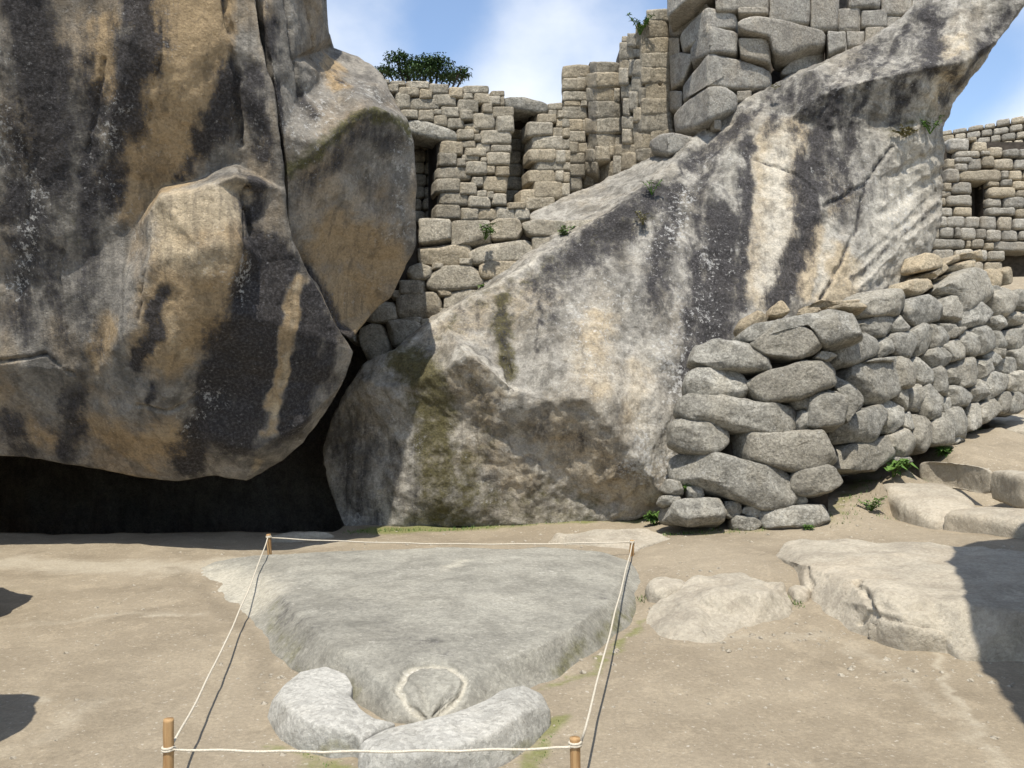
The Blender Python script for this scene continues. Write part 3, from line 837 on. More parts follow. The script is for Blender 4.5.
# ------------------------------------------------------------------ the great leaning slab
Cc = dict(
    w0=(345, 530, 9.3), w1=(334, 505, 9.5), w2=(324, 470, 9.6), w3=(322, 445, 9.7), w4=(335, 410, 9.6), w5=(350, 385, 9.5), w6=(362, 366, 9.5), w7=(394, 350, 9.35),
    k1=(440, 318, 9.5), k2=(480, 293, 9.62), k3=(512, 274, 9.72), k4=(560, 245, 9.95), k5=(600, 221, 10.15), k6=(640, 194, 10.4), k7=(662, 178, 10.6),
    u1=(437, 316, 9.75), u2=(478, 290, 9.95), u3=(510, 268, 10.2), u4=(533, 240, 10.7), u5=(528, 215, 11.3), u6=(560, 200, 11.7), u7=(600, 183, 11.9), u8=(640, 162, 11.9), u9=(662, 153, 11.7), u10=(700, 134, 11.3),
    u11=(740, 103, 11.2), u12=(776, 82, 11.2), u13=(830, 60, 11.3), u14=(870, 40, 11.3), u15=(905, 14, 11.3), u16=(930, -10, 11.3), u17=(1000, -60, 11.2), u18=(1060, -60, 10.9),
    v0=(1030, -6, 10.7), v1=(1012, 22, 10.7), v2=(1000, 38, 10.72), v3=(984, 62, 10.8), v4=(962, 90, 10.9), v5=(950, 106, 10.95), v6=(943, 126, 11.0), v7=(947, 145, 11.0), v8=(944, 200, 11.0), v9=(937, 235, 11.0), v10=(925, 262, 11.0), v11=(930, 330, 10.9),
    v12=(900, 420, 10.4), z0=(840, 480, 9.9), z1=(760, 515, 9.4), z2=(700, 522, 9.35), z3=(655, 515, 9.25), z4=(600, 524, 9.2), z5=(530, 526, 9.22), z6=(432, 527, 9.3), z7=(390, 528, 9.3),
    a1=(368, 383, 9.3), a2=(398, 390, 9.15), a3=(410, 463, 9.15), a4=(431, 496, 9.15), a5=(376, 440, 9.35),
    f1=(443, 370, 8.95), f2=(467, 354, 8.82), f3=(490, 368, 8.82), f4=(515, 391, 8.84), e1=(480, 350, 9.2), e2=(506, 368, 9.12), e3=(516, 384, 9.0), f5=(518, 404, 8.86), f6=(524, 438, 9.08), f7=(552, 482, 9.18), f8=(470, 430, 9.14),
    q1=(557, 360, 9.0), q2=(600, 302, 9.5), q3=(642, 250, 10.0), q4=(588, 397, 8.76), q5=(640, 463, 8.84), q6=(660, 492, 8.95), q7=(592, 504, 9.19), q8=(640, 500, 9.1), q9=(556, 402, 8.83),
    p1=(690, 300, 9.7), p2=(680, 400, 9.25), p3=(750, 320, 9.7), p4=(770, 420, 9.4), p5=(700, 210, 10.35), p6=(745, 125, 10.9), p7=(790, 118, 10.85), p8=(800, 210, 10.4), p9=(825, 200, 10.5),
    o1=(811, 70, 10.95), o2=(832, 89, 10.72), o3=(869, 80, 10.6), o4=(923, 68, 10.5), o5=(962, 62, 10.5), o6=(830, 130, 10.85), o7=(880, 120, 10.8), o8=(920, 110, 10.75), o9=(960, 0, 10.9),
    y1=(890, 147, 10.75), y2=(866, 183, 10.65), y3=(858, 232, 10.4), y4=(822, 300, 10.1), y5=(920, 137, 10.75), y6=(900, 240, 10.6), y7=(850, 300, 10.2))
slab_strokes = [('dark', 26, .8, [(655, 195), (615, 228), (575, 255)]), ('dark', 20, .6, [(560, 262), (530, 290)]), ('moss', 20, .6, [(590, 245), (640, 215)]), ('dark', 26, .9, [(725, 230), (716, 300), (705, 350)]), ('moss', 20, .7, [(470, 460), (460, 515)]), ('moss', 16, .8, [(428, 400), (445, 450), (440, 510)]), ('tan', 22, .6, [(600, 450), (625, 490)]), ('dark', 6, .75, [(908, 26), (872, 82), (852, 130), (838, 182)]), ('pale', 5, .7, [(893, 62), (864, 108), (846, 165)]), ('dark', 6, .75, [(872, 48), (838, 98), (824, 150), (816, 196)]), ('pale', 5, .6, [(852, 74), (829, 110), (814, 152)]),
    ('dark', 6, .7, [(830, 74), (806, 110), (800, 160)]), ('dark', 6, .7, [(942, 20), (915, 88), (892, 124)]), ('pale', 6, .7, [(962, 18), (938, 78), (920, 124)]), ('dark', 6, .7, [(775, 90), (750, 122), (741, 160), (738, 230)]), ('dark', 7, .7, [(750, 102), (715, 150), (700, 205), (694, 260)]),
    ('dark', 5, .6, [(690, 150), (668, 190), (650, 250)]), ('dark', 4, .6, [(540, 300), (538, 350)]), ('pale', 5, .5, [(730, 150), (728, 210)]), ('dark', 5, .55, [(600, 230), (560, 300)]), ('pale', 34, .85, [(905, 165), (900, 220), (880, 280)]), ('pale', 20, .7, [(780, 140), (778, 220), (768, 290)]), ('pale', 22, .55, [(650, 350), (640, 400), (650, 450)]), ('pale', 18, .5, [(575, 350), (610, 385)]), ('pale', 8, .8, [(470, 350), (510, 385)]), ('pale', 10, .6, [(960, 30), (930, 95)]), ('pale', 9, .6, [(860, 200), (830, 225), (820, 290)]), ('pale', 6, .7, [(400, 350), (480, 292), (560, 245), (640, 195)]), ('pale', 8, .5, [(820, 70), (880, 72), (940, 60)]), ('moss', 50, .34, [(420, 400), (450, 480), (540, 500)]), ('tan', 40, .42, [(430, 330), (520, 300)]), ('dark', 40, .33, [(440, 335), (520, 290), (600, 240)]), ('dark', 34, .42, [(345, 420), (385, 470), (400, 510)]), ('moss', 26, .45, [(480, 300), (560, 270)]), ('dark', 40, .62, [(800, 90), (830, 150), (840, 190)]), ('dark', 26, .6, [(870, 50), (850, 110)]), ('dark', 30, .5, [(930, 20), (900, 70)]), ('dark', 24, .5, [(700, 185), (690, 260)]), ('dark', 30, .55, [(610, 240), (560, 280)]), ('dark', 30, .5, [(350, 430), (365, 510)]), ('tan', 34, .5, [(560, 430), (600, 480), (640, 490)]), ('tan', 20, .5, [(460, 380), (490, 420)]), ('dark', 20, .35, [(460, 375), (500, 430)]),  # mostly stains; pale crest and facet strokes paint sunlight, some dark ones shade
    ('dark', 14, 1, [(803, 165), (808, 205), (802, 240), (785, 285), (776, 300)]), ('dark', 7, .9, [(747, 120), (749, 200), (742, 260), (738, 310)]), ('dark', 22, .95, [(722, 215), (722, 270), (714, 325), (704, 370)]),
    ('dark', 12, .8, [(700, 250), (692, 320), (686, 380)]), ('dark', 16, .75, [(676, 190), (662, 240), (655, 300)]), ('dark', 20, .62, [(648, 205), (610, 232), (570, 270), (545, 290)]), ('dark', 12, .5, [(545, 300), (550, 340)]),
    ('dark', 14, .8, [(690, 165), (720, 140), (745, 118)]), ('dark', 14, .9, [(836, 95), (822, 140), (818, 185)]), ('dark', 7, .8, [(868, 84), (856, 120), (845, 170)]), ('dark', 8, .7, [(810, 85), (800, 130)]), ('dark', 8, .7, [(790, 95), (775, 118), (768, 130)]),
    ('dark', 14, .8, [(925, 10), (932, 45), (928, 66)]), ('dark', 10, .7, [(1010, 10), (985, 45), (960, 82)]), ('dark', 9, .7, [(900, 80), (895, 120)]), ('dark', 9, .6, [(880, 45), (850, 70)]), ('dark', 8, .6, [(955, 60), (945, 100)]),
    ('dark', 22, .5, [(355, 420), (360, 470), (375, 520)]), ('dark', 12, .5, [(400, 450), (410, 500)]), ('dark', 4, .5, [(850, 280), (900, 235), (940, 205)]),
    ('dark', 18, .45, [(540, 425), (590, 440), (625, 475)]), ('dark', 12, .35, [(470, 380), (500, 410)]), ('dark', 10, .6, [(700, 420), (690, 470), (670, 500)]),  # shade of the overhanging facets put in by the first two strokes
    ('moss', 9, 1, [(500, 300), (502, 340), (508, 375)]), ('dark', 7, .6, [(500, 310), (503, 345), (508, 375)]), ('moss', 24, .9, [(402, 356), (430, 375), (436, 410)]), ('moss', 22, .75, [(425, 400), (430, 460), (436, 515)]), ('moss', 12, 1, [(414, 358), (426, 375)]),
    ('moss', 40, .5, [(470, 500), (540, 505), (590, 515)]), ('moss', 12, .5, [(455, 320), (440, 335)]), ('moss', 12, .55, [(520, 285), (560, 262), (600, 240)]), ('moss', 16, .5, [(470, 380), (490, 440)]), ('moss', 10, .6, [(930, 120), (890, 130)]),
    ('tan', 20, .95, [(776, 140), (778, 200), (766, 290)]), ('tan', 14, 1, [(794, 132), (790, 150)]), ('tan', 20, 1, [(838, 265), (850, 290), (835, 300)]), ('tan', 10, .9, [(815, 230), (805, 290)]), ('tan', 22, .6, [(600, 320), (590, 360), (600, 385)]),
    ('tan', 16, .6, [(640, 370), (632, 420)]), ('tan', 14, .7, [(955, 40), (935, 95)]), ('tan', 10, .6, [(850, 195), (835, 215)]), ('tan', 30, .45, [(480, 450), (520, 480)]), ('tan', 14, .5, [(470, 365), (500, 390)]),
    ('white', 18, .9, [(648, 440), (640, 470)]), ('white', 22, .8, [(675, 330), (680, 400), (672, 460)]), ('white', 14, .5, [(716, 230), (710, 300), (695, 370)]), ('white', 30, .5, [(610, 300), (590, 370)]), ('white', 16, .6, [(690, 190), (650, 260)]), ('white', 34, .5, [(900, 180), (890, 250)])]
slab_cracks = [(3, .05, 1, [(892, 146), (878, 165), (866, 184), (845, 196), (825, 205)]), (3, .05, .9, [(866, 184), (861, 210), (857, 232), (840, 265), (822, 300)]), (2.5, .03, .8, [(755, 160), (785, 170), (803, 178), (816, 192)]),
               (5, .05, .5, [(513, 390), (505, 360)]), (6, .03, .15, [(880, 215), (910, 195), (940, 172)]), (6, .035, .25, [(855, 282), (900, 240), (940, 208)]), (5, .03, .2, [(860, 262), (905, 225), (940, 190)]), (6, .03, .1, [(885, 180), (910, 165), (938, 152)]), (5, .025, .3, [(832, 90), (815, 130), (806, 165)]), (5, .025, .3, [(870, 82), (852, 125), (842, 170)])]
slab = rock('leaning_slab', Cc, ['w0', 'w1', 'w2', 'w3', 'w4', 'w5', 'w6', 'w7', 'u1', 'u2', 'u3', 'u4', 'u5', 'u6', 'u7', 'u8', 'u9', 'u10', 'u11', 'u12', 'u13', 'u14', 'u15', 'u16', 'u17', 'u18', 'v0', 'v1', 'v2', 'v3', 'v4', 'v5', 'v6', 'v7',
                                     'v8', 'v9', 'v10', 'v11', 'v12', 'z0', 'z1', 'z2', 'z3', 'z4', 'z5', 'z6', 'z7'],
            [['w7', 'k1', 'k2', 'k3', 'k4', 'k5', 'k6', 'k7', 'u10'], ['a1', 'a3', 'a4', 'z6'], ['f1', 'f2', 'f3', 'f4'], ['f2', 'e1', 'e2', 'e3', 'q1', 'q2', 'q3', 'k6'], ['f5', 'q9', 'q4', 'q5', 'q6'], ['f1', 'f8', 'a4'], ['f4', 'f5', 'f6', 'f7', 'z5'],
             ['w5', 'a1', 'w7'], ['o1', 'o2', 'o3', 'o4', 'o5', 'v3'], ['v6', 'y5', 'y1', 'y2', 'p9'], ['y2', 'y3', 'y4'], ['f7', 'q7', 'q8', 'q6']],
            M['slab'], depth=2.6, inset=.1, edge=.03, round_=2, facet=(.036, 1.6), disp=(.014, .014, .014), strokes=slab_strokes, cracks=slab_cracks, seed=23)
tag(slab, 'great pale leaning granite slab with black water stains, rising to a beak at the top right', 'rock slab')

# cave: rough rock closing the hollow behind the boulder
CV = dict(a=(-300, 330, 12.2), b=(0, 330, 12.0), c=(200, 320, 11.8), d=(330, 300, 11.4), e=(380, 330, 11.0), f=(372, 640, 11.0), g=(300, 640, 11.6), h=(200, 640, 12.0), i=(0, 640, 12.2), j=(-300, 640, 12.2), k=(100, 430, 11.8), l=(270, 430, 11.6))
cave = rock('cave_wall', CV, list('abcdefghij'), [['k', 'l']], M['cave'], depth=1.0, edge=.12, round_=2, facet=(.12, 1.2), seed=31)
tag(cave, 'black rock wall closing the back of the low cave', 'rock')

# ------------------------------------------------------------------ masonry
def core(name, poly, D, nrm, thick, parent, back, mat='core'):
    nrm = Vector(nrm)
    P = [Vector((x, y, 0)) for x, y in poly]
    n = len(P)
    V = [at(p.x, p.y, D(p.x, p.y)) - nrm * back for p in P]
    V += [v - nrm * thick for v in V]
    T = []
    for t in tessellate_polygon([P]):
        T += [tuple(t), tuple(n + i for i in reversed(t))]
    for i in range(n):
        k = (i + 1) % n
        T += [(i, i + n, k), (k, i + n, k + n)]
    me = bpy.data.meshes.new(name)
    me.from_pydata([tuple(v) for v in V], [], T)
    b = bmesh.new(); b.from_mesh(me); bmesh.ops.recalc_face_normals(b, faces=b.faces[:]); b.to_mesh(me); b.free()
    me.materials.append(M[mat])
    o = bpy.data.objects.new(name, me)
    COL.objects.link(o)
    return at_local(o, parent)

# --- retaining wall between boulder and slab
Dm, Nm = plane_depth(at(400, 300, 10.35), (-.10, -1, .12))
mid = thing('retaining_wall', 'low wall of big squared lichened stones wedged between split boulder and leaning slab', 'stone wall', (-1.2, 10.6, 1.6))
mid_list = [(312, 115, 432, 205), (438, 118, 585, 212), [(590, 125), (620, 107), (700, 108), (715, 150), (690, 188), (600, 192)], [(718, 125), (780, 113), (880, 120), (900, 150), (880, 175), (760, 178), (720, 160)], (885, 118, 1010, 172),
            (308, 208, 505, 285), [(507, 245), (560, 215), (650, 200), (755, 188), (762, 230), (745, 275), (620, 280), (530, 285), (510, 270)], (758, 178, 880, 270), (470, 268, 520, 293), (735, 265, 795, 298),
            [(256, 340), (275, 300), (310, 287), (355, 300), (350, 345), (300, 353)], (345, 285, 400, 306), [(340, 380), (350, 335), (400, 297), (480, 293), (550, 300), (562, 345), (550, 380), (440, 390), (370, 392)], (556, 282, 735, 348),
            (233, 355, 335, 408), (195, 390, 235, 427), (376, 390, 436, 415), [(395, 430), (420, 405), (500, 388), (545, 395), (545, 430), (470, 462), (400, 462)], (545, 375, 610, 428), (560, 348, 655, 380),
            [(222, 420), (260, 402), (370, 398), (390, 440), (385, 490), (300, 500), (225, 495)], [(90, 505), (110, 470), (160, 435), (205, 440), (222, 480), (215, 510), (140, 518)], (393, 463, 485, 496),
            [(178, 520), (230, 510), (310, 520), (325, 560), (260, 600), (200, 608), (180, 570)], (230, 498, 318, 520), (318, 505, 375, 560), (365, 495, 425, 532), [(60, 590), (75, 545), (120, 522), (160, 530), (190, 610), (170, 660), (120, 670), (70, 640)],
            (28, 560, 60, 592), (650, 340, 720, 372), (480, 460, 545, 490), (795, 262, 850, 290), (420, 495, 480, 520)]
for p in zoomed(mid_list, 340, 190, 3.938):
    stone('stone', grow(p, 1.1), Dm, Nm, .5, M['block'], mid, p=9, rough=.012, it=0, chips=2)
core('wall_core', [(350, 320), (418, 222), (595, 222), (590, 260), (480, 305), (400, 365), (365, 360)], Dm, Nm, 1.0, mid, .16)

# --- wall with the two tall niches
Pn = at(480, 150, 12.1)
Dn, Nn = plane_depth(Pn, (.30, -1, .06))
nw = thing('niche_wall', 'roofless tan stone wall with two tall dark niches under grey lintels', 'stone wall', (-.5, 12.3, 3.7))
nl = [(40, 148, 78, 168), (80, 152, 140, 172), (142, 155, 228, 186), (232, 165, 305, 204), (308, 178, 358, 219), (360, 172, 460, 202),
      (70, 168, 110, 200), (112, 178, 190, 214), (192, 188, 240, 225), (242, 203, 335, 249), (362, 197, 400, 224), (402, 200, 465, 241),
      (100, 200, 156, 263), (157, 222, 272, 263), (276, 250, 346, 293), (338, 225, 420, 276), (458, 212, 502, 249), (502, 215, 518, 252), (468, 192, 520, 214),
      (120, 265, 186, 299), (188, 264, 246, 309), (247, 285, 298, 326), (300, 295, 363, 336), (348, 268, 396, 306), (398, 278, 482, 341), (434, 242, 471, 279), (472, 254, 554, 298), (245, 262, 276, 284),
      (340, 338, 401, 379), (365, 315, 426, 356), (402, 358, 428, 386), (486, 290, 553, 353), (427, 342, 546, 398),
      (272, 385, 363, 438), (350, 382, 410, 411), (410, 390, 467, 428), (468, 400, 546, 429), (268, 430, 336, 481), (368, 412, 448, 446), (355, 436, 422, 463), (450, 430, 541, 479),
      (336, 452, 369, 486), (368, 465, 450, 516), (425, 450, 450, 468), (450, 479, 484, 511), (485, 485, 538, 523), (262, 482, 392, 531), (392, 525, 436, 561), (437, 520, 531, 579),
      (255, 530, 346, 583), (347, 545, 411, 596), (412, 575, 451, 600), (452, 581, 476, 609), (270, 582, 379, 631), (380, 598, 465, 643), (470, 588, 525, 635),
      (255, 626, 352, 684), (354, 642, 419, 690), (420, 644, 490, 690), (490, 638, 560, 690), (530, 622, 600, 650), (560, 640, 620, 690),
      (688, 238, 742, 266), (648, 280, 721, 316), (720, 298, 747, 331), (610, 312, 706, 366), (707, 330, 749, 369), (626, 363, 749, 419), (615, 418, 713, 466), (714, 422, 752, 472), (640, 461, 750, 499), (612, 496, 713, 546), (714, 500, 745, 541),
      (635, 539, 742, 606), (580, 572, 638, 629), (600, 603, 712, 651), (738, 266, 768, 300), (740, 300, 770, 335), (742, 336, 770, 375), (742, 378, 770, 420), (742, 420, 772, 465), (742, 468, 772, 500), (742, 502, 770, 545), (738, 548, 768, 600), (690, 264, 722, 286), (722, 268, 747, 298)]
for p in zoomed(nl, 370, 40, 3.84):
    stone('stone', grow(p, 1.05), Dn, Nn, .42, M['block'], nw, p=7, rough=.016, it=0)
for p in zoomed([[(140, 303), (200, 305), (330, 345), (340, 383), (290, 382), (180, 362), (140, 345)], [(518, 212), (600, 214), (690, 240), (687, 277), (640, 277), (555, 262), (520, 252)]], 370, 40, 3.84):
    stone('lintel', grow(p, 1.07), Dn, Nn, .5, M['field'], nw, p=6, rough=.015, it=1, n=48)
def niche_back(x0, y0, x1, y1, D, nrm, dep, parent, rows, cols, mat='block'):
    nrm = Vector(nrm)
    def D2(x, y): return D(x, y) + dep
    h = (y1 - y0) / rows
    for r in range(rows):
        xs = [x0] + sorted(x0 + (x1 - x0) * (k + 1) / cols + random.uniform(-.15, .15) * (x1 - x0) / cols for k in range(cols - 1)) + [x1]
        for a, b in zip(xs[:-1], xs[1:]):
            stone('niche_stone', rect(a + .2, y0 + r * h + .2, b - .2, y0 + (r + 1) * h - .2), D2, nrm, .2, M[mat], parent, p=5, n=20, it=1)
niche_back(402, 124, 446, 222, Dn, Nn, .85, nw, 8, 2)
niche_back(503, 100, 542, 214, Dn, Nn, .85, nw, 9, 2)
for x0, y0, x1, y1, x2, y2, x3, y3 in [(345, 92, 401, 84, 401, 230, 345, 230), (401, 86, 439, 88, 439, 131, 401, 122), (439, 90, 506, 99, 506, 230, 439, 230), (506, 101, 537, 106, 537, 112, 506, 106), (540, 110, 572, 113, 572, 230, 540, 230)]:
    core('wall_core', [(x0, y0), (x1, y1), (x2, y2), (x3, y3)], Dn, Nn, .6, nw, .17)
core('wall_core', [(340, 88), (575, 116), (575, 240), (340, 240)], lambda x, y: Dn(x, y) + 1.05, Nn, .4, nw, 0)

# --- stepped masonry wing and the tower on top of the slab
def vfold(xc, dc, left, right):
    def D(x, y):
        return dc + (left * (xc - x) if x < xc else right * (x - xc))
    return D
wing = thing('stepped_wall', 'wing of squared tan blocks stepping back in three piers left of the tower', 'stone wall', (1.2, 12.6, 4.2))
s3 = 3.413
Cl = [(45, 217, 135, 262), (45, 265, 122, 305), (92, 258, 138, 286), (45, 308, 125, 342), (48, 343, 105, 360), (45, 360, 125, 405), (48, 405, 112, 446), (50, 445, 122, 484), (50, 485, 96, 523), (97, 485, 138, 521), (52, 522, 118, 556), (55, 558, 118, 599), (40, 600, 110, 648), (106, 343, 132, 362), (112, 406, 134, 448)]
for p in zoomed(Cl, 550, 0, s3):
    stone('stone', grow(p, 1.1), vfold(560, 12.9, 0, .004), (-.05, -1, .03), .4, M['block'], wing, p=7, rough=.014, it=0, dense=1.6)
Bl = [(140, 208, 232, 250), (128, 246, 237, 296), (150, 295, 221, 346), (135, 345, 241, 404), (160, 402, 245, 452), (130, 452, 223, 506), (150, 496, 206, 546), (222, 458, 252, 502), (219, 300, 238, 350), (120, 296, 152, 345), (118, 402, 160, 452), (116, 508, 152, 552), (108, 552, 160, 592), (205, 500, 240, 535)]
for p in zoomed(Bl, 550, 0, s3):
    stone('stone', grow(p, 1.1), vfold(597, 12.45, .05, .012), (-.2, -1, .03), .45, M['block'], wing, p=7, rough=.014, it=0, dense=1.6)
Al = [(262, 112, 292, 158), (290, 82, 324, 158), (240, 118, 264, 142), (232, 140, 282, 200), (280, 162, 312, 192), (232, 198, 266, 232), (232, 230, 266, 290), (266, 200, 313, 258), (275, 256, 311, 312), (238, 285, 275, 335), (270, 312, 298, 378), (297, 297, 323, 362), (248, 335, 272, 396), (243, 394, 282, 440), (283, 365, 311, 418), (246, 440, 275, 490), (275, 414, 303, 470),
      (108, 592, 146, 634), (145, 545, 215, 615), (215, 532, 242, 598), (218, 492, 290, 532), (242, 520, 290, 580), (290, 505, 345, 550)]
for p in zoomed(Al, 550, 0, s3):
    stone('stone', grow(p, 1.1), vfold(642, 11.9, .022, .01), (-.55, -1, .03), .4, M['block'], wing, p=7, rough=.014, it=0, dense=1.6)
Af = [(330, 30, 402, 70), (322, 68, 400, 128), (310, 125, 403, 184), (310, 178, 413, 232), (310, 228, 411, 284), [(322, 345), (325, 272), (365, 270), (372, 292), (385, 290), (388, 272), (412, 275), (416, 340), (370, 345)], (310, 335, 406, 392), (302, 382, 416, 450), (285, 450, 342, 510), (343, 440, 420, 480)]
for p in zoomed(Af, 550, 0, s3):
    stone('stone', grow(p, 1.1), vfold(642, 11.9, .022, .01), (-.25, -1, .03), .45, M['block'], wing, p=7, rough=.014, it=0, dense=1.6)
core('wall_core', [(565, 66), (588, 66), (590, 62), (618, 64), (620, 48), (648, 24), (690, 20), (690, 130), (640, 162), (565, 195)], lambda x, y: 13.7, (0, -1, 0), .5, wing, 0)

tower = thing('tower_masonry', 'corner of a tower of large pale grey blocks resting on the slab crest', 'stone wall', (2.6, 11.8, 4.8))
def corner(poly, xc, dc, left=.028, right=.0075, th=.6, **kw):
    stone('stone', poly, vfold(xc, dc, left, right), (-.3, -1, .02), th, M['tower'], tower, p=9, n=48, it=0, rough=.008, dense=2.2, **kw)
Z3 = lambda L: zoomed([L], 550, 0, s3)[0]
X3 = lambda x: 550 + x / s3
corner(Z3([(395, -60), (400, 60), (450, 15), (480, -10), (560, -20), (560, -70)]), X3(480), 10.95)
corner(Z3([(396, 72), (402, 128), (440, 122), (520, 62), (545, 12), (520, -2), (470, 8), (420, 42)]), X3(560), 11.0)
corner(Z3([(440, 118), (475, 70), (535, 12), (640, 42), (636, 92), (560, 92), (520, 128), (452, 165)]), X3(535), 10.95)
corner(Z3([(478, 168), (500, 120), (545, 80), (642, 105), (641, 182), (560, 178), (530, 190), (482, 212)]), X3(545), 10.92)
corner(Z3([(640, 122), (755, 125), (755, 216), (648, 190)]), X3(600), 10.95)
corner(Z3([(448, 285), (490, 230), (538, 168), (650, 195), (758, 236), (758, 298), (640, 302), (540, 286), (500, 305), (450, 345)]), X3(535), 10.88)
corner(Z3([(418, 388), (470, 335), (545, 288), (600, 290), (642, 318), (640, 372), (550, 408), (500, 432), (425, 450)]), X3(540), 10.86)
corner(Z3([(634, 62), (690, 46), (800, 62), (946, 98), (942, 152), (880, 160), (800, 192), (760, 180), (748, 122), (640, 98)]), X3(600), 10.85, th=.7)
corner(Z3([(782, 246), (820, 200), (900, 155), (942, 182), (935, 226), (800, 256)]), X3(600), 11.15)
corner(Z3([(945, 108), (1005, 100), (1012, 160), (950, 186)]), X3(600), 10.85)
corner(Z3([(404, 185), (440, 172), (490, 180), (480, 215), (455, 275), (410, 305)]), X3(545), 10.98)
corner(Z3(rect(400, 122, 442, 192)), X3(545), 10.98)
corner(Z3(rect(405, 305, 450, 375)), X3(545), 10.98)
for r in [(560, -50, 745, 35), (640, 22, 748, 45), (746, -20, 892, 76), (890, -20, 986, 92), (985, 20, 1060, 100), (560, -90, 760, -52), (765, -90, 960, -22), (636, 305, 688, 345), (500, 434, 535, 460), (545, 405, 582, 440), (350, 524, 382, 556)]:
    corner(Z3(rect(*r)), X3(560), 10.95)
Zr = lambda r: zoomed([r], 600, 0, 2.415)[0]
for r in [(510, -20, 576, 72), (575, 15, 632, 76), (630, 20, 697, 66), (680, -15, 757, 34), (755, -20, 790, 20), (550, 70, 597, 130), (595, 72, 641, 112), (640, 60, 692, 106), (694, 34, 728, 76), (790, -30, 830, 0), (600, -40, 680, 18)]:
    corner(Zr(r), 714, 10.95)
corner(Z3([(335, 478), (370, 455), (420, 446), (495, 465), (502, 490), (450, 515), (400, 528), (342, 512)]), X3(400), 11.05)
core('wall_core', [(672, -60), (720, -60), (930, -60), (918, 6), (845, 60), (790, 92), (750, 112), (700, 140), (680, 120)], vfold(712, 11.65, .034, .0088), (0, -1, 0), .5, tower, 0)

# --- far walls on the right
Df, Nf = plane_depth(at(985, 200, 17.5), (-.05, -1, .05))
fw = thing('far_niche_wall', 'distant grey fieldstone wall with a small dark niche, right of the beak', 'stone wall', (9.5, 17.7, 3.6))
fl = [(540, 245, 626, 301), (640, 258, 706, 306), (710, 280, 769, 326), (770, 292, 836, 329), (836, 290, 900, 330), (625, 236, 660, 258), (528, 330, 562, 376), (563, 300, 670, 330), (563, 326, 640, 352), (565, 352, 616, 386), (615, 330, 676, 383), (675, 318, 731, 371), (730, 332, 812, 381), (814, 335, 880, 379), (672, 300, 712, 320), (880, 335, 930, 375),
      (522, 375, 581, 436), (760, 385, 791, 421), (792, 380, 852, 426), (853, 380, 920, 426), (516, 436, 548, 471), (548, 430, 641, 483), (700, 428, 757, 453), (760, 421, 809, 453), (810, 428, 870, 466), (870, 428, 930, 466), (505, 470, 548, 498),
      (523, 485, 638, 536), (705, 455, 822, 500), (488, 500, 523, 536), (700, 500, 766, 541), (770, 498, 860, 546), (822, 466, 900, 498), (860, 498, 930, 546), (480, 540, 556, 579), (558, 537, 640, 579), (700, 540, 822, 577), (822, 546, 890, 586),
      (476, 580, 528, 626), (528, 578, 606, 629), (608, 578, 673, 631), (673, 578, 743, 636), (745, 580, 807, 641), (810, 588, 880, 636), (460, 628, 498, 676), (497, 625, 563, 673), (563, 626, 586, 672), (585, 628, 653, 681), (653, 632, 699, 676), (698, 635, 761, 686), (762, 638, 834, 686), (835, 638, 900, 681),
      (452, 676, 609, 719), (632, 677, 689, 716), (690, 690, 730, 723), (610, 680, 633, 716), (705, 726, 776, 770), (640, 720, 704, 768), (560, 720, 640, 768), (470, 720, 558, 768), (690, 772, 770, 820), (600, 772, 688, 820)]
for p in zoomed(fl, 824, 80, 4.265):
    stone('stone', p, Df, Nf, .45, M['far_block'], fw, p=5, rough=.025, n=24, it=1)
for p in zoomed([[(582, 385), (650, 382), (758, 378), (762, 425), (700, 430), (582, 428)], [(730, 684), (800, 688), (900, 686), (900, 730), (800, 728), (732, 722)]], 824, 80, 4.265):
    stone('lintel', grow(p, 1.07), Df, Nf, .5, M['far_block'], fw, p=6, rough=.015, it=1)
core('wall_core', [(920, 142), (1080, 142), (1080, 350), (920, 350)], lambda x, y: Df(x, y) + .55, Nf, .5, fw, 0)
core('wall_core', [(920, 142), (1080, 142), (1080, 250), (988, 250), (988, 178), (974, 178), (974, 250), (974, 350), (920, 350)], Df, Nf, .4, fw, .2)

Dg, Ng = plane_depth(at(985, 130, 24), (-.55, -1, .1))
gw = thing('terrace_wall', 'upper terrace wall of small even courses against the sky', 'stone wall', (13, 24.5, 3.6))
gi = 0
for r in range(8):
    x = 925 + random.uniform(-8, 0)
    while x < 1100:
        w = random.uniform(9, 17)
        y0 = 128 - (x - 945) * .16 + r * (7.2 - (x - 945) * -.006)
        y1 = y0 + 7.0
        if r == 0 and x < 985: y0 += 2
        if y0 < 168:
            sl = -.16 * w * (1 - r * .06)
            gi += 1
            o = stone('stone', [(x + .3, y0), (x + w * .5, y0 + sl * .5), (x + w - .3, y0 + sl), (x + w - .3, y1 + sl - .3), (x + w * .5, y1 + sl * .5 - .3), (x + .3, y1 - .3)], Dg, Ng, .5, M['far_block'], gw if gi <= 100 else gw, p=6, rough=.02, n=18, it=1)
        x += w
core('wall_core', [(920, 136), (1100, 106), (1100, 240), (920, 240)], Dg, Ng, .6, gw, .2)

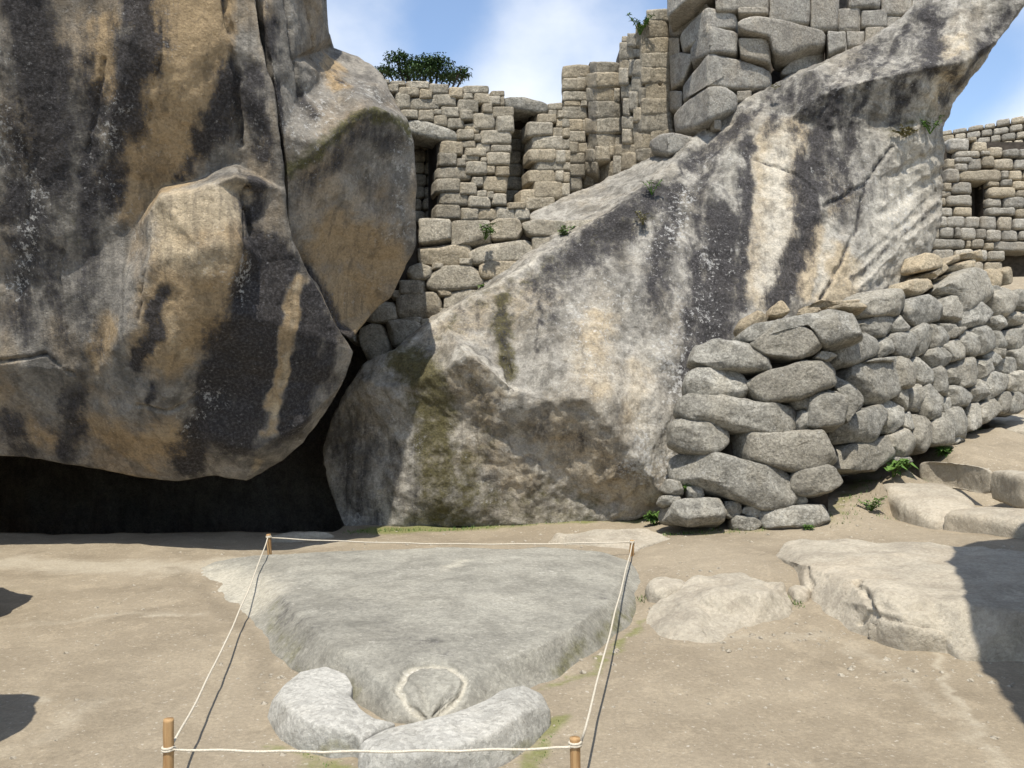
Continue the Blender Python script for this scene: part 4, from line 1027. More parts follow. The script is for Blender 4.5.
# ------------------------------------------------------------------ dry stone wall on the right
Dd, Nd = plane_depth(at(862, 440, 8.75), (.55, -.80, .16))
dw = thing('dry_stone_wall', 'long loose wall of grey fieldstones climbing back beside the stone steps', 'dry stone wall', (3.6, 9.3, .6))
Rl = [[(30, 360), (60, 335), (170, 312), (198, 350), (190, 382), (80, 420), (50, 405)], [(72, 440), (150, 402), (240, 390), (268, 430), (252, 500), (180, 537), (128, 532)], [(72, 622), (88, 580), (200, 535), (222, 570), (217, 627), (150, 652), (78, 647)],
      [(78, 700), (88, 660), (200, 640), (230, 630), (234, 690), (175, 747), (80, 742)], [(0, 490), (50, 440), (100, 470), (142, 510), (132, 550), (80, 592), (68, 532)], [(148, 215), (180, 183), (270, 183), (292, 220), (260, 252), (170, 257)],
      [(155, 260), (245, 255), (252, 290), (210, 327), (160, 320)], [(288, 210), (370, 188), (397, 230), (382, 270), (320, 287), (288, 260)], [(240, 292), (270, 255), (297, 290), (270, 314)], [(218, 320), (290, 310), (312, 340), (300, 392), (250, 384)],
      [(193, 342), (220, 328), (234, 370), (198, 392)], [(298, 310), (330, 283), (362, 300), (362, 345), (325, 387), (308, 360)], [(250, 390), (285, 383), (302, 420), (297, 477), (263, 472)], [(293, 400), (340, 388), (368, 430), (352, 487), (308, 462)],
      [(243, 490), (270, 470), (292, 500), (282, 557), (253, 532)], [(288, 480), (330, 468), (348, 510), (332, 557), (293, 552)], [(338, 490), (370, 463), (390, 510), (382, 572), (348, 582)], [(213, 530), (240, 518), (277, 550), (272, 602), (223, 622)],
      [(258, 575), (300, 555), (312, 600), (290, 617)], [(303, 570), (340, 558), (360, 600), (357, 652), (330, 682), (306, 642)], [(228, 640), (280, 608), (307, 640), (302, 692), (238, 702)], [(358, 590), (395, 563), (412, 610), (414, 657), (363, 652)],
      [(403, 560), (440, 538), (470, 560), (470, 632), (418, 632)], [(388, 520), (410, 510), (420, 550), (400, 562)], [(403, 490), (440, 473), (482, 490), (482, 532), (420, 537)], [(368, 430), (400, 413), (420, 450), (412, 502), (378, 492)],
      [(338, 372), (380, 353), (412, 385), (402, 412), (370, 427)], [(353, 290), (385, 273), (412, 305), (407, 352), (368, 352)], [(388, 280), (430, 288), (452, 310), (420, 332), (400, 312)], [(393, 350), (440, 333), (464, 365), (452, 397), (408, 402)],
      [(408, 410), (445, 398), (462, 430), (452, 472), (418, 462)], [(453, 400), (490, 388), (504, 430), (492, 477), (458, 472)], [(468, 490), (510, 478), (527, 505), (500, 527), (480, 522)], [(513, 440), (560, 423), (592, 450), (587, 487), (540, 517), (518, 482)],
      [(498, 400), (530, 388), (542, 430), (510, 457)], [(518, 380), (555, 368), (577, 400), (550, 422)], [(558, 385), (600, 393), (614, 425), (590, 452), (568, 432)], [(438, 320), (480, 298), (502, 340), (492, 387), (458, 377)], [(478, 310), (520, 288), (547, 320), (542, 362), (503, 377)],
      [(393, 210), (440, 193), (452, 240), (442, 282), (398, 267)], [(380, 182), (480, 115), (540, 138), (552, 210), (520, 242), (450, 247), (440, 195)], [(443, 250), (500, 218), (542, 260), (510, 292), (458, 297)], [(548, 200), (590, 163), (622, 195), (612, 240), (570, 262)],
      [(538, 270), (575, 253), (592, 285), (570, 307)], [(543, 310), (587, 313), (582, 362), (548, 357)], [(588, 255), (640, 238), (640, 287), (600, 292)], [(588, 310), (640, 298), (640, 350), (600, 372), (583, 340)], [(500, 540), (565, 508), (572, 565), (530, 592), (498, 582)],
      [(570, 500), (602, 493), (597, 552), (572, 562)], [(588, 440), (617, 455), (612, 492), (588, 482)], [(415, 633), (452, 630), (458, 650), (420, 657)], [(548, 360), (590, 362), (588, 390), (556, 384)], [(412, 300), (470, 292), (445, 320), (420, 334)], [(470, 540), (498, 530), (500, 600), (474, 630)],
      [(600, 372), (660, 350), (680, 420), (620, 430)], [(610, 430), (680, 430), (680, 490), (615, 500)], [(600, 500), (650, 500), (650, 560), (598, 556)], [(640, 250), (700, 250), (700, 350), (645, 350)], [(622, 180), (690, 190), (690, 240), (618, 240)], [(190, 392), (252, 388), (250, 402), (150, 402)],
      [(236, 700), (300, 692), (310, 712), (250, 722)], [(540, 170), (560, 168), (572, 200), (552, 215)]]
for p in zoomed(Rl, 820, 230, 3.0735):
    stone('stone', grow(p, 1.13), (lambda x, y, k=random.uniform(-.07, .07): Dd(x, y) + k), Nd, .42, M['field'], dw, p=5.5, rough=.022, n=48, it=0, chips=8)
Tl = [[(318, 122), (335, 65), (392, 85), (382, 112)], [(385, 97), (440, 68), (442, 92), (400, 107)], [(415, 112), (500, 75), (507, 106), (440, 122)], [(435, 72), (520, 53), (522, 87), (450, 84)], [(383, 142), (452, 122), (440, 140), (400, 157)], [(273, 187), (290, 153), (345, 140), (367, 170), (310, 197)],
      [(518, 152), (540, 113), (577, 125), (572, 170), (550, 207)], [(563, 130), (590, 108), (607, 150), (590, 172)], [(340, 135), (395, 100), (410, 115), (370, 150)], [(385, 165), (470, 118), (480, 130), (400, 185)], [(-20, 225), (20, 215), (140, 215), (150, 232), (40, 240)], [(360, 180), (385, 172), (395, 240), (380, 270), (372, 230)]]
for i, p in enumerate(zoomed(Tl, 820, 230, 3.0735)):
    stone('rubble_stone', grow(p, 1.05), lambda x, y: Dd(x, y) + .28, Nd, .35, M['rubble'], dw, p=6, rough=.02, n=36, it=0, chips=8)
core('wall_core', [(835, 330), (880, 300), (925, 290), (975, 272), (1015, 285), (1050, 300), (1050, 400), (980, 430), (900, 462), (850, 470)], Dd, Nd, .8, dw, .3)

Pl = [[(240, 152), (300, 102), (430, 66), (560, 52), (640, 60), (658, 95), (645, 128), (500, 168), (505, 120), (440, 102), (350, 112), (285, 155)], [(283, 160), (340, 113), (430, 102), (497, 113), (508, 150), (497, 182), (420, 202), (340, 192)],
      [(112, 212), (128, 160), (190, 147), (280, 163), (348, 205), (347, 238), (270, 242), (180, 237), (118, 230)], [(93, 278), (108, 238), (180, 235), (265, 243), (277, 280), (272, 327), (180, 322), (98, 314)], [(268, 292), (330, 250), (450, 213), (530, 203), (555, 240), (547, 282), (430, 332), (340, 342), (278, 327)],
      [(78, 352), (98, 317), (200, 325), (300, 343), (420, 350), (434, 400), (422, 432), (350, 442), (250, 427), (130, 397), (80, 380)], [(458, 402), (473, 320), (520, 296), (572, 304), (583, 340), (567, 412), (500, 432), (460, 427)], [(412, 342), (440, 321), (472, 335), (467, 363), (430, 362)],
      [(426, 397), (438, 368), (463, 373), (467, 422), (450, 434), (423, 430)], [(48, 402), (73, 384), (150, 398), (210, 433), (228, 490), (170, 504), (90, 492), (48, 467)], [(228, 452), (280, 431), (400, 438), (556, 428), (575, 490), (562, 532), (440, 555), (350, 547), (258, 512)],
      [(55, 542), (88, 504), (170, 504), (280, 528), (400, 558), (413, 620), (392, 657), (320, 667), (200, 627), (78, 592)], [(413, 602), (428, 558), (520, 538), (567, 558), (567, 592), (520, 627), (470, 647), (428, 627)], [(13, 682), (60, 645), (180, 640), (198, 670), (192, 727), (110, 727), (28, 717)],
      [(196, 692), (208, 650), (250, 653), (260, 680), (230, 702)], [(256, 682), (273, 661), (310, 663), (320, 690), (295, 700)], [(218, 717), (240, 694), (300, 699), (322, 715), (290, 737), (235, 737)], [(318, 692), (350, 667), (450, 664), (520, 658), (553, 690), (500, 722), (400, 742), (333, 727)],
      [(393, 652), (403, 631), (440, 620), (457, 650), (440, 667), (403, 667)], [(6, 612), (25, 583), (65, 588), (77, 625), (40, 632)], [(0, 655), (10, 632), (60, 630), (65, 645), (20, 668)], [(85, 605), (130, 605), (140, 640), (95, 642)], [(545, 272), (560, 250), (622, 300), (633, 330), (582, 402), (568, 330), (550, 300)], [(480, 205), (500, 184), (548, 190), (545, 205), (520, 215)]]
pil = thing('stone_stack', 'stacked end of the dry wall, a corner pile of long flat weathered boulders', 'stone stack', (2.4, 8.5, .2))
Dp, Np = plane_depth(at(760, 450, 8.15), (-.05, -1, .17))
for i, p in enumerate(zoomed(Pl, 660, 290, 3.073)):
    sm = 0.45 if i not in (7, 8, 14, 15, 16, 18, 19, 20, 21, 23) else .22
    dd = .28 if i == 22 else (.12 if i in (7, 8, 14, 15, 16, 18, 19, 20, 21, 23) else 0)
    stone('stone', grow(p, 1.13), (lambda x, y, dd=dd: Dp(x, y) + dd), Np, sm * 1.25, M['field'], pil, p=6, rough=.02, n=56, it=0, chips=8)
for p in zoomed([[(243, 112), (260, 80), (320, 53), (350, 70), (345, 95), (300, 108), (258, 140)], [(342, 72), (348, 45), (372, 28), (397, 36), (402, 62), (370, 80)], [(420, 72), (460, 50), (500, 46), (515, 58), (440, 74)], [(505, 56), (560, 40), (640, 36), (640, 60), (560, 56)]], 660, 290, 3.073):
    stone('rubble_stone', grow(p, 1.05), lambda x, y: Dp(x, y) + .35, Np, .3, M['rubble'], pil, p=5, rough=.02, n=36, it=0, chips=8)
core('wall_core', [(705, 352), (760, 335), (842, 335), (840, 515), (700, 518)], Dp, Np, .9, pil, .36)

# ------------------------------------------------------------------ bedrock ledges and steps
L = dict(a0=(774, 556, .19), a1=(785, 545, .24), a2=(805, 540, .27), a3=(870, 541, .3), a4=(950, 545, .32), a5=(1024, 549, .33), a6=(1300, 555, .34),
         b1=(809, 566, .26), b2=(856, 582, .28), b3=(882, 592, .30), b4=(930, 599, .28), b5=(965, 604, .29), b6=(1024, 610, .30), b7=(1300, 618, .30),
         c0=(786, 578, .08), c1=(800, 604, .05), c2=(833, 633, -.01), c3=(866, 620, .12), c4=(878, 615, .18), c5=(905, 624, .17), c6=(945, 633, .13), c7=(962, 663, .0), c8=(1024, 670, -.02), c9=(1300, 680, -.02),
         d1=(873, 605, .23), d2=(835, 600, .15))
ledge = rock('rock_ledge', L, ['a0', 'a1', 'a2', 'a3', 'a4', 'a5', 'a6', 'b7', 'c9', 'c8', 'c7', 'c6', 'c5', 'c4', 'c3', 'c2', 'c1', 'c0'],
             [['a0', 'b1', 'b2', 'b3', 'b4', 'b5', 'b6', 'b7'], ['b2', 'd1', 'c3']], M['ledge'], closure='down', edge=.03, round_=3, facet=(.03, 2.4), disp=(.015, .015, .006),
             cracks=[(5, .05, .9, [(858, 581), (868, 598), (873, 612), (862, 622)]), (4, .02, .5, [(880, 606), (900, 612), (925, 608)]), (4, .03, .7, [(872, 616), (905, 623), (935, 629), (952, 636)]), (4, .03, .6, [(806, 570), (812, 585), (806, 604)]), (3, .02, .5, [(905, 606), (912, 618)])], seed=41)
tag(ledge, 'broad pale bedrock shelf with a rounded broken front at the right edge', 'rock ledge')
L2 = dict(a=(868, 622, .12), b=(900, 620, .17), c=(945, 631, .14), d=(970, 642, .09), e=(964, 664, -.02), f=(930, 658, -.02), g=(890, 646, -.02), h=(915, 632, .13))
tag(rock('bedrock', L2, list('abcdefg'), [['a', 'h', 'd']], M['ledge'], closure='down', edge=.025, round_=3, facet=(.03, 3), disp=(.01, .012, .006), seed=43), 'low worn tier of bedrock at the foot of the broad shelf', 'bedrock')
J = dict(a=(652, 602, .08), b=(672, 590, .13), c=(692, 577, .19), d=(742, 571, .21), e=(784, 583, .2), f=(792, 602, .1), g=(788, 630, -.02), h=(748, 636, -.02), i=(724, 646, -.02), j=(698, 648, -.02), k=(664, 643, -.02), l=(640, 628, -.02), q=(740, 620, .05), r=(700, 632, .035), s=(668, 622, .05), m=(722, 594, .19), n=(695, 602, .14), o=(745, 606, .12), p=(765, 595, .18))
tag(rock('bedrock', J, list('abcdefghijkl'), [['b', 'n', 'm', 'p', 'f'], ['n', 'i'], ['s', 'r', 'q']], M['ledge'], closure='down', edge=.022, round_=2, facet=(.035, 3.2), disp=(.012, .015, .008), seed=47), 'pale lumpy bedrock outcrop in the middle of the path', 'bedrock')
K = dict(a=(545, 545, .04), b=(556, 533, .16), c=(600, 529, .17), d=(645, 530, .17), e=(672, 538, .15), f=(640, 547, .14), g=(632, 566, .08), h=(600, 556, .06), i=(570, 552, .03), j=(600, 540, .17))
tag(rock('bedrock', K, list('abcdefghi'), [['b', 'j', 'f']], M['ledge'], closure='down', edge=.025, round_=3, facet=(.02, 3), disp=(.01, .012, .006), seed=53), 'flat pale rock behind the back right corner stake', 'bedrock')
G2 = dict(a=(786, 596, .08), b=(800, 590, .11), c=(806, 604, .1), d=(795, 610, .02), e=(784, 606, .02))

def mound(name, pts, height, mat, label=None, cat=None, base=None, p=3.0, rough=.02, n=64, seed=0, paint=None, it=2, tilt=0.0):
    P = [ath(*q) for q in pts]
    poly = [(v.x, v.y) for v in P]
    c = np.mean(np.array(poly), axis=0)
    z0 = base if base is not None else float(ground_z(c[0], c[1])[0])
    top = z0 + height
    def place(q, off):
        return Vector((q[0], q[1], top + tilt * (q[1] - c[1]) - off))
    V, T = pillow(poly, place, height * 2.0, p=p, n=n, it=it, rough=rough, seed=seed)
    V, T = refine(V, T, .035)
    N = normals(V, T)
    V = V + N * (.004 * fbm(V, 9, 3, .55, seed))[:, None]
    at_ = {}
    if paint: at_ = paint(V)
    o = new_mesh(name, V, T, mat, None, at_)
    if label: tag(o, label, cat)
    return o
foot_moss = lambda z0, zr: (lambda V: {'moss': np.clip(.9 - (V[:, 2] - z0) / zr, 0, .75)})
mound('flat_rock', [(644, 586, .12), (652, 576, .16), (672, 574, .17), (690, 580, .15), (688, 594, .1), (668, 601, .08), (648, 598, .08)], .12, M['ledge'], 'small flat grey rock just right of the carved stone', 'rock', base=.06, seed=3)
mound('flat_rock', [(786, 594, .1), (795, 582, .16), (812, 586, .16), (808, 600, .1), (795, 606, .06)], .1, M['ledge'], 'small rock wedged between the lumpy outcrop and broad shelf', 'rock', base=.06, seed=5)
mound('flat_rock', [(776, 618, 0), (790, 613, .03), (803, 620, .02), (798, 628, 0), (780, 628, 0)], .04, M['ledge'], 'tiny flat rock in front of the lumpy outcrop', 'rock', base=0, seed=6)
mound('stone_step', [(876, 494, .42), (884, 484, .54), (905, 478, .58), (945, 478, .6), (976, 487, .58), (984, 503, .5), (938, 514, .42), (905, 519, .30), (884, 507, .34)], .24, M['ledge'], 'wide rounded stepping slab at the foot of the wall, lowest on the left', 'step', base=.28, seed=8, p=5, tilt=.16, rough=.012)
mound('stone_step', [(932, 522, .34), (945, 512, .42), (985, 505, .46), (1040, 506, .48), (1120, 512, .48), (1120, 545, .30), (1024, 545, .27), (985, 536, .28), (945, 527, .3)], .2, M['ledge'], 'worn front step slab half in shade at the right edge', 'step', base=.28, seed=9, p=5, rough=.012)
mound('stone_step', [(916, 470, .66), (920, 464, .72), (960, 466, .74), (993, 470, .74), (994, 486, .6), (950, 478, .6)], .13, M['ledge'], 'narrow kerb stone of the upper step, left one', 'step', base=.635, seed=10, p=6, rough=.01)
mound('stone_step', [(986, 484, .6), (986, 470, .74), (1024, 474, .74), (1090, 478, .74), (1090, 505, .56), (1024, 497, .58)], .16, M['ledge'], 'narrow kerb stone of the upper step, right one', 'step', base=.61, seed=12, p=6, rough=.01)
mound('stone_step', [(978, 440, .88), (985, 420, 1.08), (1010, 408, 1.16), (1060, 408, 1.18), (1100, 420, 1.1), (1100, 446, .86), (1024, 444, .86)], .26, M['ledge'], 'high squared step stone at the top of the path', 'step', base=.84, seed=13, p=6, rough=.01)

for pts, hh, lab, sd in [([(262, 541, .03), (285, 533, .08), (325, 531, .08), (340, 537, .03), (300, 541, .02)], .09, 'flat rock at the cave mouth beside the leaning slab', 17)]:
    mound('flat_rock', pts, hh, M['ledge'], lab, 'rock', base=.0, seed=sd, p=3)

# ------------------------------------------------------------------ the carved stone, its head and collar
S = dict(a0=(186, 575, 0), a1=(215, 562, .03), a2=(255, 556, .08), a3=(300, 553, .14), a4=(380, 549, .16), a5=(460, 547, .17), a6=(545, 547, .17), a7=(600, 552, .16), a8=(630, 562, .12),
         r1=(646, 584, .05), r2=(646, 604, .0), r3=(632, 628, -.02), r4=(600, 654, -.02), r5=(556, 682, -.02), r6=(500, 710, -.02), r7=(440, 730, -.02), r8=(390, 724, -.02), r9=(350, 704, -.02), r10=(318, 686, -.02),
         r11=(288, 668, -.02), r12=(268, 650, -.02), r13=(245, 622, -.02), r14=(215, 597, -.01),
         t1=(262, 575, .10), t2=(284, 598, .145), t3=(308, 624, .165), t4=(337, 648, .17), t5=(366, 668, .14), t6=(394, 694, .09), t7=(622, 576, .13), t8=(608, 602, .145), t9=(572, 627, .16), t10=(530, 650, .15), t11=(492, 668, .125), t12=(474, 686, .10),
         h1=(404, 652, .18), h2=(432, 647, .185), h3=(460, 652, .18), h4=(430, 686, .115), h5=(430, 714, .05), h6=(400, 682, .125), h7=(462, 682, .125),
         m1=(380, 590, .18), m2=(500, 590, .19), m3=(440, 625, .19), m4=(345, 615, .175))
ring = [(421, 720), (408, 706), (400, 688), (404, 673), (418, 665), (434, 663), (452, 667), (463, 680), (459, 696), (447, 711), (438, 720)]
S_str = [('moss', 16, .5, [(268, 610), (285, 645), (300, 668)]), ('moss', 14, .5, [(350, 700), (320, 680)]), ('tan', 30, .7, [(200, 574), (235, 582), (262, 600)]), ('moss', 14, .6, [(560, 668), (610, 636), (636, 605)]), ('dark', 18, .3, [(350, 600), (400, 630), (440, 650)]),
         ('dark', 14, .35, [(280, 600), (310, 640)]), ('white', 40, .3, [(420, 570), (520, 570)]), ('dark', 10, .3, [(590, 580), (600, 600)]), ('tan', 12, .45, [(440, 570), (470, 560)])]
carved = rock('carved_stone', S, ['a0', 'a1', 'a2', 'a3', 'a4', 'a5', 'a6', 'a7', 'a8', 'r1', 'r2', 'r3', 'r4', 'r5', 'r6', 'r7', 'r8', 'r9', 'r10', 'r11', 'r12', 'r13', 'r14'],
              [['a2', 't1', 't2', 't3', 't4', 't5', 't6'], ['a8', 't7', 't8', 't9', 't10', 't11', 't12'], ['t4', 'h1', 'h2', 'h3', 't10'], ['t5', 'h6', 'h4', 'h7', 't11'], ['t6', 'h5', 't12']], M['carved'], closure='down', edge=.017, round_=5, facet=(.008, 2.2), disp=(.008, .006, .003),
              strokes=S_str, cracks=[(6.5, .03, -.72, ring), (5, .022, .3, [(418, 684), (426, 700), (430, 716)]), (5, .022, .3, [(452, 686), (444, 702), (436, 716)])], seed=61)
tag(carved, 'flat grey wedge shaped carved stone with an engraved ring at its tip', 'carved stone')
C1 = dict(o1=(272, 700, .07), o2=(284, 684, .105), o3=(300, 671, .12), o4=(326, 666, .125), o5=(346, 673, .12), o6=(353, 686, .11), o7=(350, 695, .105), o8=(360, 707, .105), o9=(374, 717, .10), o10=(396, 722, .085), o11=(376, 730, .085), o12=(361, 740, .08),
          p1=(357, 756, -.01), p2=(331, 757, -.01), p3=(300, 748, -.01), p4=(280, 737, -.01), p5=(267, 716, 0), q1=(351, 731, .10), q2=(330, 727, .115), q3=(302, 719, .115), q4=(287, 707, .11), q5=(281, 697, .105), m1=(315, 693, .135), m2=(345, 712, .13))
col1 = rock('collar_stone', C1, ['o1', 'o2', 'o3', 'o4', 'o5', 'o6', 'o7', 'o8', 'o9', 'o10', 'o11', 'o12', 'p1', 'p2', 'p3', 'p4', 'p5'], [['q1', 'q2', 'q3', 'q4', 'q5']], M['collar'], closure='down', edge=.014, round_=7, facet=(.004, 4), disp=(.005, .004, .002), seed=71, bottom=-.2,
            strokes=[('moss', 8, .6, [(285, 742), (330, 757), (356, 756)])])
tag(col1, 'pale speckled collar stone left of the engraved ring', 'carved stone')
C2 = dict(o1=(362, 742, .09), o2=(378, 731, .105), o3=(414, 721, .12), o4=(453, 712, .125), o5=(482, 701, .125), o6=(502, 690, .125), o7=(522, 686, .125), o8=(541, 694, .11), o9=(551, 711, .06),
          p1=(549, 728, 0), p2=(534, 745, -.01), p3=(505, 763, -.01), p4=(470, 777, -.01), p5=(415, 791, -.01), p6=(370, 785, -.01), p7=(359, 764, .03), q1=(537, 707, .11), q2=(520, 716, .12), q3=(494, 732, .12), q4=(464, 744, .12), q5=(415, 756, .12), q6=(376, 752, .11), m1=(450, 728, .14), m2=(515, 702, .14), m3=(400, 740, .13))
col2 = rock('collar_stone', C2, ['o1', 'o2', 'o3', 'o4', 'o5', 'o6', 'o7', 'o8', 'o9', 'p1', 'p2', 'p3', 'p4', 'p5', 'p6', 'p7'], [['q1', 'q2', 'q3', 'q4', 'q5', 'q6']], M['collar'], closure='down', edge=.014, round_=7, facet=(.004, 4), disp=(.005, .004, .002), seed=73, bottom=-.2,
            strokes=[('moss', 8, .6, [(549, 730), (505, 765)])])
tag(col2, 'long pale curved collar stone along the front rope', 'carved stone')

# ------------------------------------------------------------------ stakes and rope
def tube(pts, r, n=10, cap=True):
    P = [Vector(p) for p in pts]
    V, T = [], []
    rr = r if isinstance(r, (list, tuple)) else [r] * len(P)
    for i, p in enumerate(P):
        t = (P[min(i + 1, len(P) - 1)] - P[max(i - 1, 0)]).normalized()
        u = t.cross(Vector((0, 0, 1)))
        if u.length < 1e-3: u = Vector((1, 0, 0))
        u.normalize()
        w = t.cross(u)
        for k in range(n):
            a = 2 * math.pi * k / n
            V.append(p + (u * math.cos(a) + w * math.sin(a)) * rr[i])
    for i in range(len(P) - 1):
        for k in range(n):
            a, b = i * n + k, i * n + (k + 1) % n
            T += [(a, b, b + n), (a, b + n, a + n)]
    if cap:
        c0, c1 = len(V), len(V) + 1
        V += [P[0], P[-1]]
        m = (len(P) - 1) * n
        for k in range(n):
            T.append((c0, (k + 1) % n, k))
            T.append((c1, m + k, m + (k + 1) % n))
    return V, T

def stake(base, top, label, seed):
    V, T = tube([(base[0] + (top[0] - base[0]) * t, base[1] + (top[1] - base[1]) * t, base[2] + (top[2] - base[2]) * t) for t in (-.3, 0, .3, .6, .85, .97, 1.0)], [.021, .021, .0205, .0205, .02, .0198, .019], 14)
    V = np.array([tuple(v) for v in V]); T = np.array(T)
    V[:, :2] += (.0018 * np.stack([fbm(V + seed, 25, 2), fbm(V - seed, 25, 2)], 1))
    o = new_mesh('wooden_stake', V, T, M['wood'])
    return tag(o, label, 'stake', 'stakes holding the rope')
bl = ath(270, 561, 0.02); bl_t = Vector((bl.x - .012, bl.y, bl.z + .24))
br = ath(631, 569, .0); br_t = Vector((br.x + .01, br.y, br.z + .25))
br = Vector((br.x, br.y, .04)); 
fl_ = ath(168, 790, 0); fl_t = Vector((fl_.x + .003, fl_.y, .28))
fr_ = ath(576, 800, 0); fr_t = Vector((fr_.x - .004, fr_.y, .24))
stake(bl, bl_t, 'wooden stake at the back left corner by the cave', 1)
stake(br, br_t, 'wooden stake behind the carved stone, at its back right corner', 2)
stake(fl_, fl_t, 'wooden stake at the front left, standing on bare earth', 3)
stake(fr_, fr_t, 'wooden stake at the front, near the end of the long collar stone', 4)
def span(a, b, sag, n=26):
    a, b = Vector(a), Vector(b)
    out = []
    for i in range(n + 1):
        t = i / n
        p = a.lerp(b, t)
        p.z -= sag * 4 * t * (1 - t) + .0025 * math.sin(t * 37)
        p.x += .002 * math.sin(t * 23)
        out.append(p)
    return out
def knot(c, r=.0225, turns=2, up=True):
    out = []
    for i in range(turns * 14 + 1):
        a = i / 14 * 2 * math.pi
        out.append(Vector((c[0] + r * math.cos(a), c[1] + r * math.sin(a), c[2] + .009 * i / 14)))
    return out
k_fl = fl_.lerp(fl_t, .55); k_fr = fr_.lerp(fr_t, .86); k_br = br.lerp(br_t, .88); k_bl = bl.lerp(bl_t, .86)
line = knot(k_fl) + span(k_fl + Vector((.022, -.01, .01)), k_fr + Vector((-.02, -.012, 0)), .012) + knot(k_fr) + span(k_fr + Vector((.022, .0, .01)), k_br + Vector((.0, -.024, 0)), .012) + knot(k_br) + \
       span(k_br + Vector((-.022, 0, .01)), k_bl + Vector((.02, 0, 0)), .035) + knot(k_bl) + span(k_bl + Vector((-.005, -.024, 0)), fl_.lerp(fl_t, .62) + Vector((.01, .024, 0)), .075)
V, T = tube(line, .0052, 8)
rope = new_mesh('rope', V, T, M['rope'])
tag(rope, 'thin cream rope strung round the carved stone between four stakes', 'rope')

# ------------------------------------------------------------------ plants
def leaf_fan(V, T, c, dirv, ln, w, droop=.3, up=Vector((0, 0, 1))):
    d = Vector(dirv).normalized()
    s = d.cross(up)
    if s.length < 1e-3: s = Vector((1, 0, 0))
    s.normalize()
    i = len(V)
    c = Vector(c)
    mid = c + d * ln * .5 + Vector((0, 0, ln * .08))
    tip = c + d * ln - Vector((0, 0, ln * droop))
    V += [c, mid + s * w * .5, tip, mid - s * w * .5, mid - Vector((0, 0, w * .15))]
    T += [(i, i + 1, i + 4), (i + 1, i + 2, i + 4), (i + 2, i + 3, i + 4), (i + 3, i, i + 4)]
def on_ground(x, y, sink=.01):
    d = 3.0
    while d < 14:
        p = at(x, y, d)
        if p.z <= float(ground_z(p.x, p.y)[0]):
            break
        d += .02
    p.z -= sink
    return p
def plant(name, base, size, n, ln, w, mat, label, group=None, spread=1.0, stems=5, seed=0, hang=False):
    rnd = random.Random(seed)
    t = thing(name, label, 'plant', tuple(base), group)
    sv, st_ = [], []
    lv, lt = [], []
    base = Vector(base)
    for s in range(stems):
        a = rnd.uniform(0, 2 * math.pi)
        tip = base + Vector((math.cos(a) * size * .6 * spread, math.sin(a) * size * .35 * spread - size * .15, size * rnd.uniform(.5, 1.0) * (-1 if hang and s % 2 else 1)))
        pts = [base, base.lerp(tip, .5) + Vector((0, 0, size * .12)), tip]
        v, f = tube(pts, [.006 * size / .2, .0045 * size / .2, .0025 * size / .2], 5)
        o = len(sv)
        sv += v; st_ += [tuple(x + o for x in q) for q in f]
        for k in range(n):
            u = rnd.uniform(.25, 1)
            p = pts[0].lerp(pts[2], u) + Vector((0, 0, size * .12 * math.sin(u * 3)))
            aa = rnd.uniform(0, 2 * math.pi)
            leaf_fan(lv, lt, p, (math.cos(aa), math.sin(aa) * .8 - .2, rnd.uniform(-.1, .7)), ln * rnd.uniform(.6, 1.2), w * rnd.uniform(.7, 1.2), rnd.uniform(.1, .5))
    at_local(new_mesh('stem', sv, st_, mat), t)
    at_local(new_mesh('foliage', lv, lt, mat, smooth=False), t)
    return t
plant('leafy_weed', on_ground(655, 525), .16, 34, .06, .03, M['leaf'], 'bushy bright green weed at the left foot of the stone stack', seed=1, stems=7)
plant('leafy_weed', at(682, 494, 8.35), .12, 20, .05, .02, M['leaf'], 'dark fern in the gap between slab and stone stack', seed=2, stems=5)
plant('broadleaf_plant', on_ground(893, 477), .2, 3, .16, .11, M['leaf'], 'broad leaved green plant where the dry wall meets the steps', seed=3, stems=5)
plant('leafy_weed', on_ground(906, 471), .12, 14, .07, .035, M['leaf'], 'small dark weed right of the broad leaved plant', seed=4, stems=5)
plant('leafy_weed', on_ground(943, 457), .12, 14, .08, .05, M['leaf'], 'green weed at the wall foot beside the upper path', seed=5, stems=5)
plant('leafy_weed', on_ground(870, 511), .16, 16, .05, .025, M['leaf'], 'trailing weed on the earth slope beside the stepping slab', seed=6, stems=7, spread=1.4)
plant('leafy_weed', on_ground(808, 530), .07, 16, .04, .015, M['leaf'], 'little grass tuft under the stone stack', seed=7, stems=6)
plant('leafy_weed', at(485, 240, 10.15), .2, 18, .06, .03, M['leaf'], 'leafy sprig growing from the top joint of the retaining wall', seed=8, stems=6)
plant('leafy_weed', at(566, 240, 10.2), .18, 16, .06, .03, M['leaf'], 'leafy sprig at the right end of the retaining wall', seed=9, stems=5)
plant('leafy_weed', at(488, 293, 10.0), .12, 14, .06, .03, M['leaf'], 'low weed where the retaining wall meets the slab crest', seed=10, stems=6, spread=1.6)
plant('leafy_weed', at(652, 195, 10.35), .2, 10, .05, .025, M['leaf'], 'thin weed in a seam of the slab below the tower', seed=11, stems=5)
plant('leafy_weed', at(643, 225, 10.1), .16, 9, .05, .025, M['dry_leaf'], 'brownish weed hanging in the slab seam, below the thin weed', seed=16, stems=5)
plant('crack_plant', at(930, 134, 10.75), .22, 12, .06, .03, M['leaf'], 'green tuft growing in the crack under the beak', seed=12, stems=6)
plant('crack_plant', at(905, 137, 10.75), .12, 22, .05, .025, M['dry_leaf'], 'dry brown moss cushion in the crack under the beak', seed=13, stems=8, spread=2.2)
plant('leafy_weed', at(640, 35, 11.9), .28, 18, .07, .03, M['leaf'], 'wispy weed on top of the stepped wall', seed=14, stems=6)
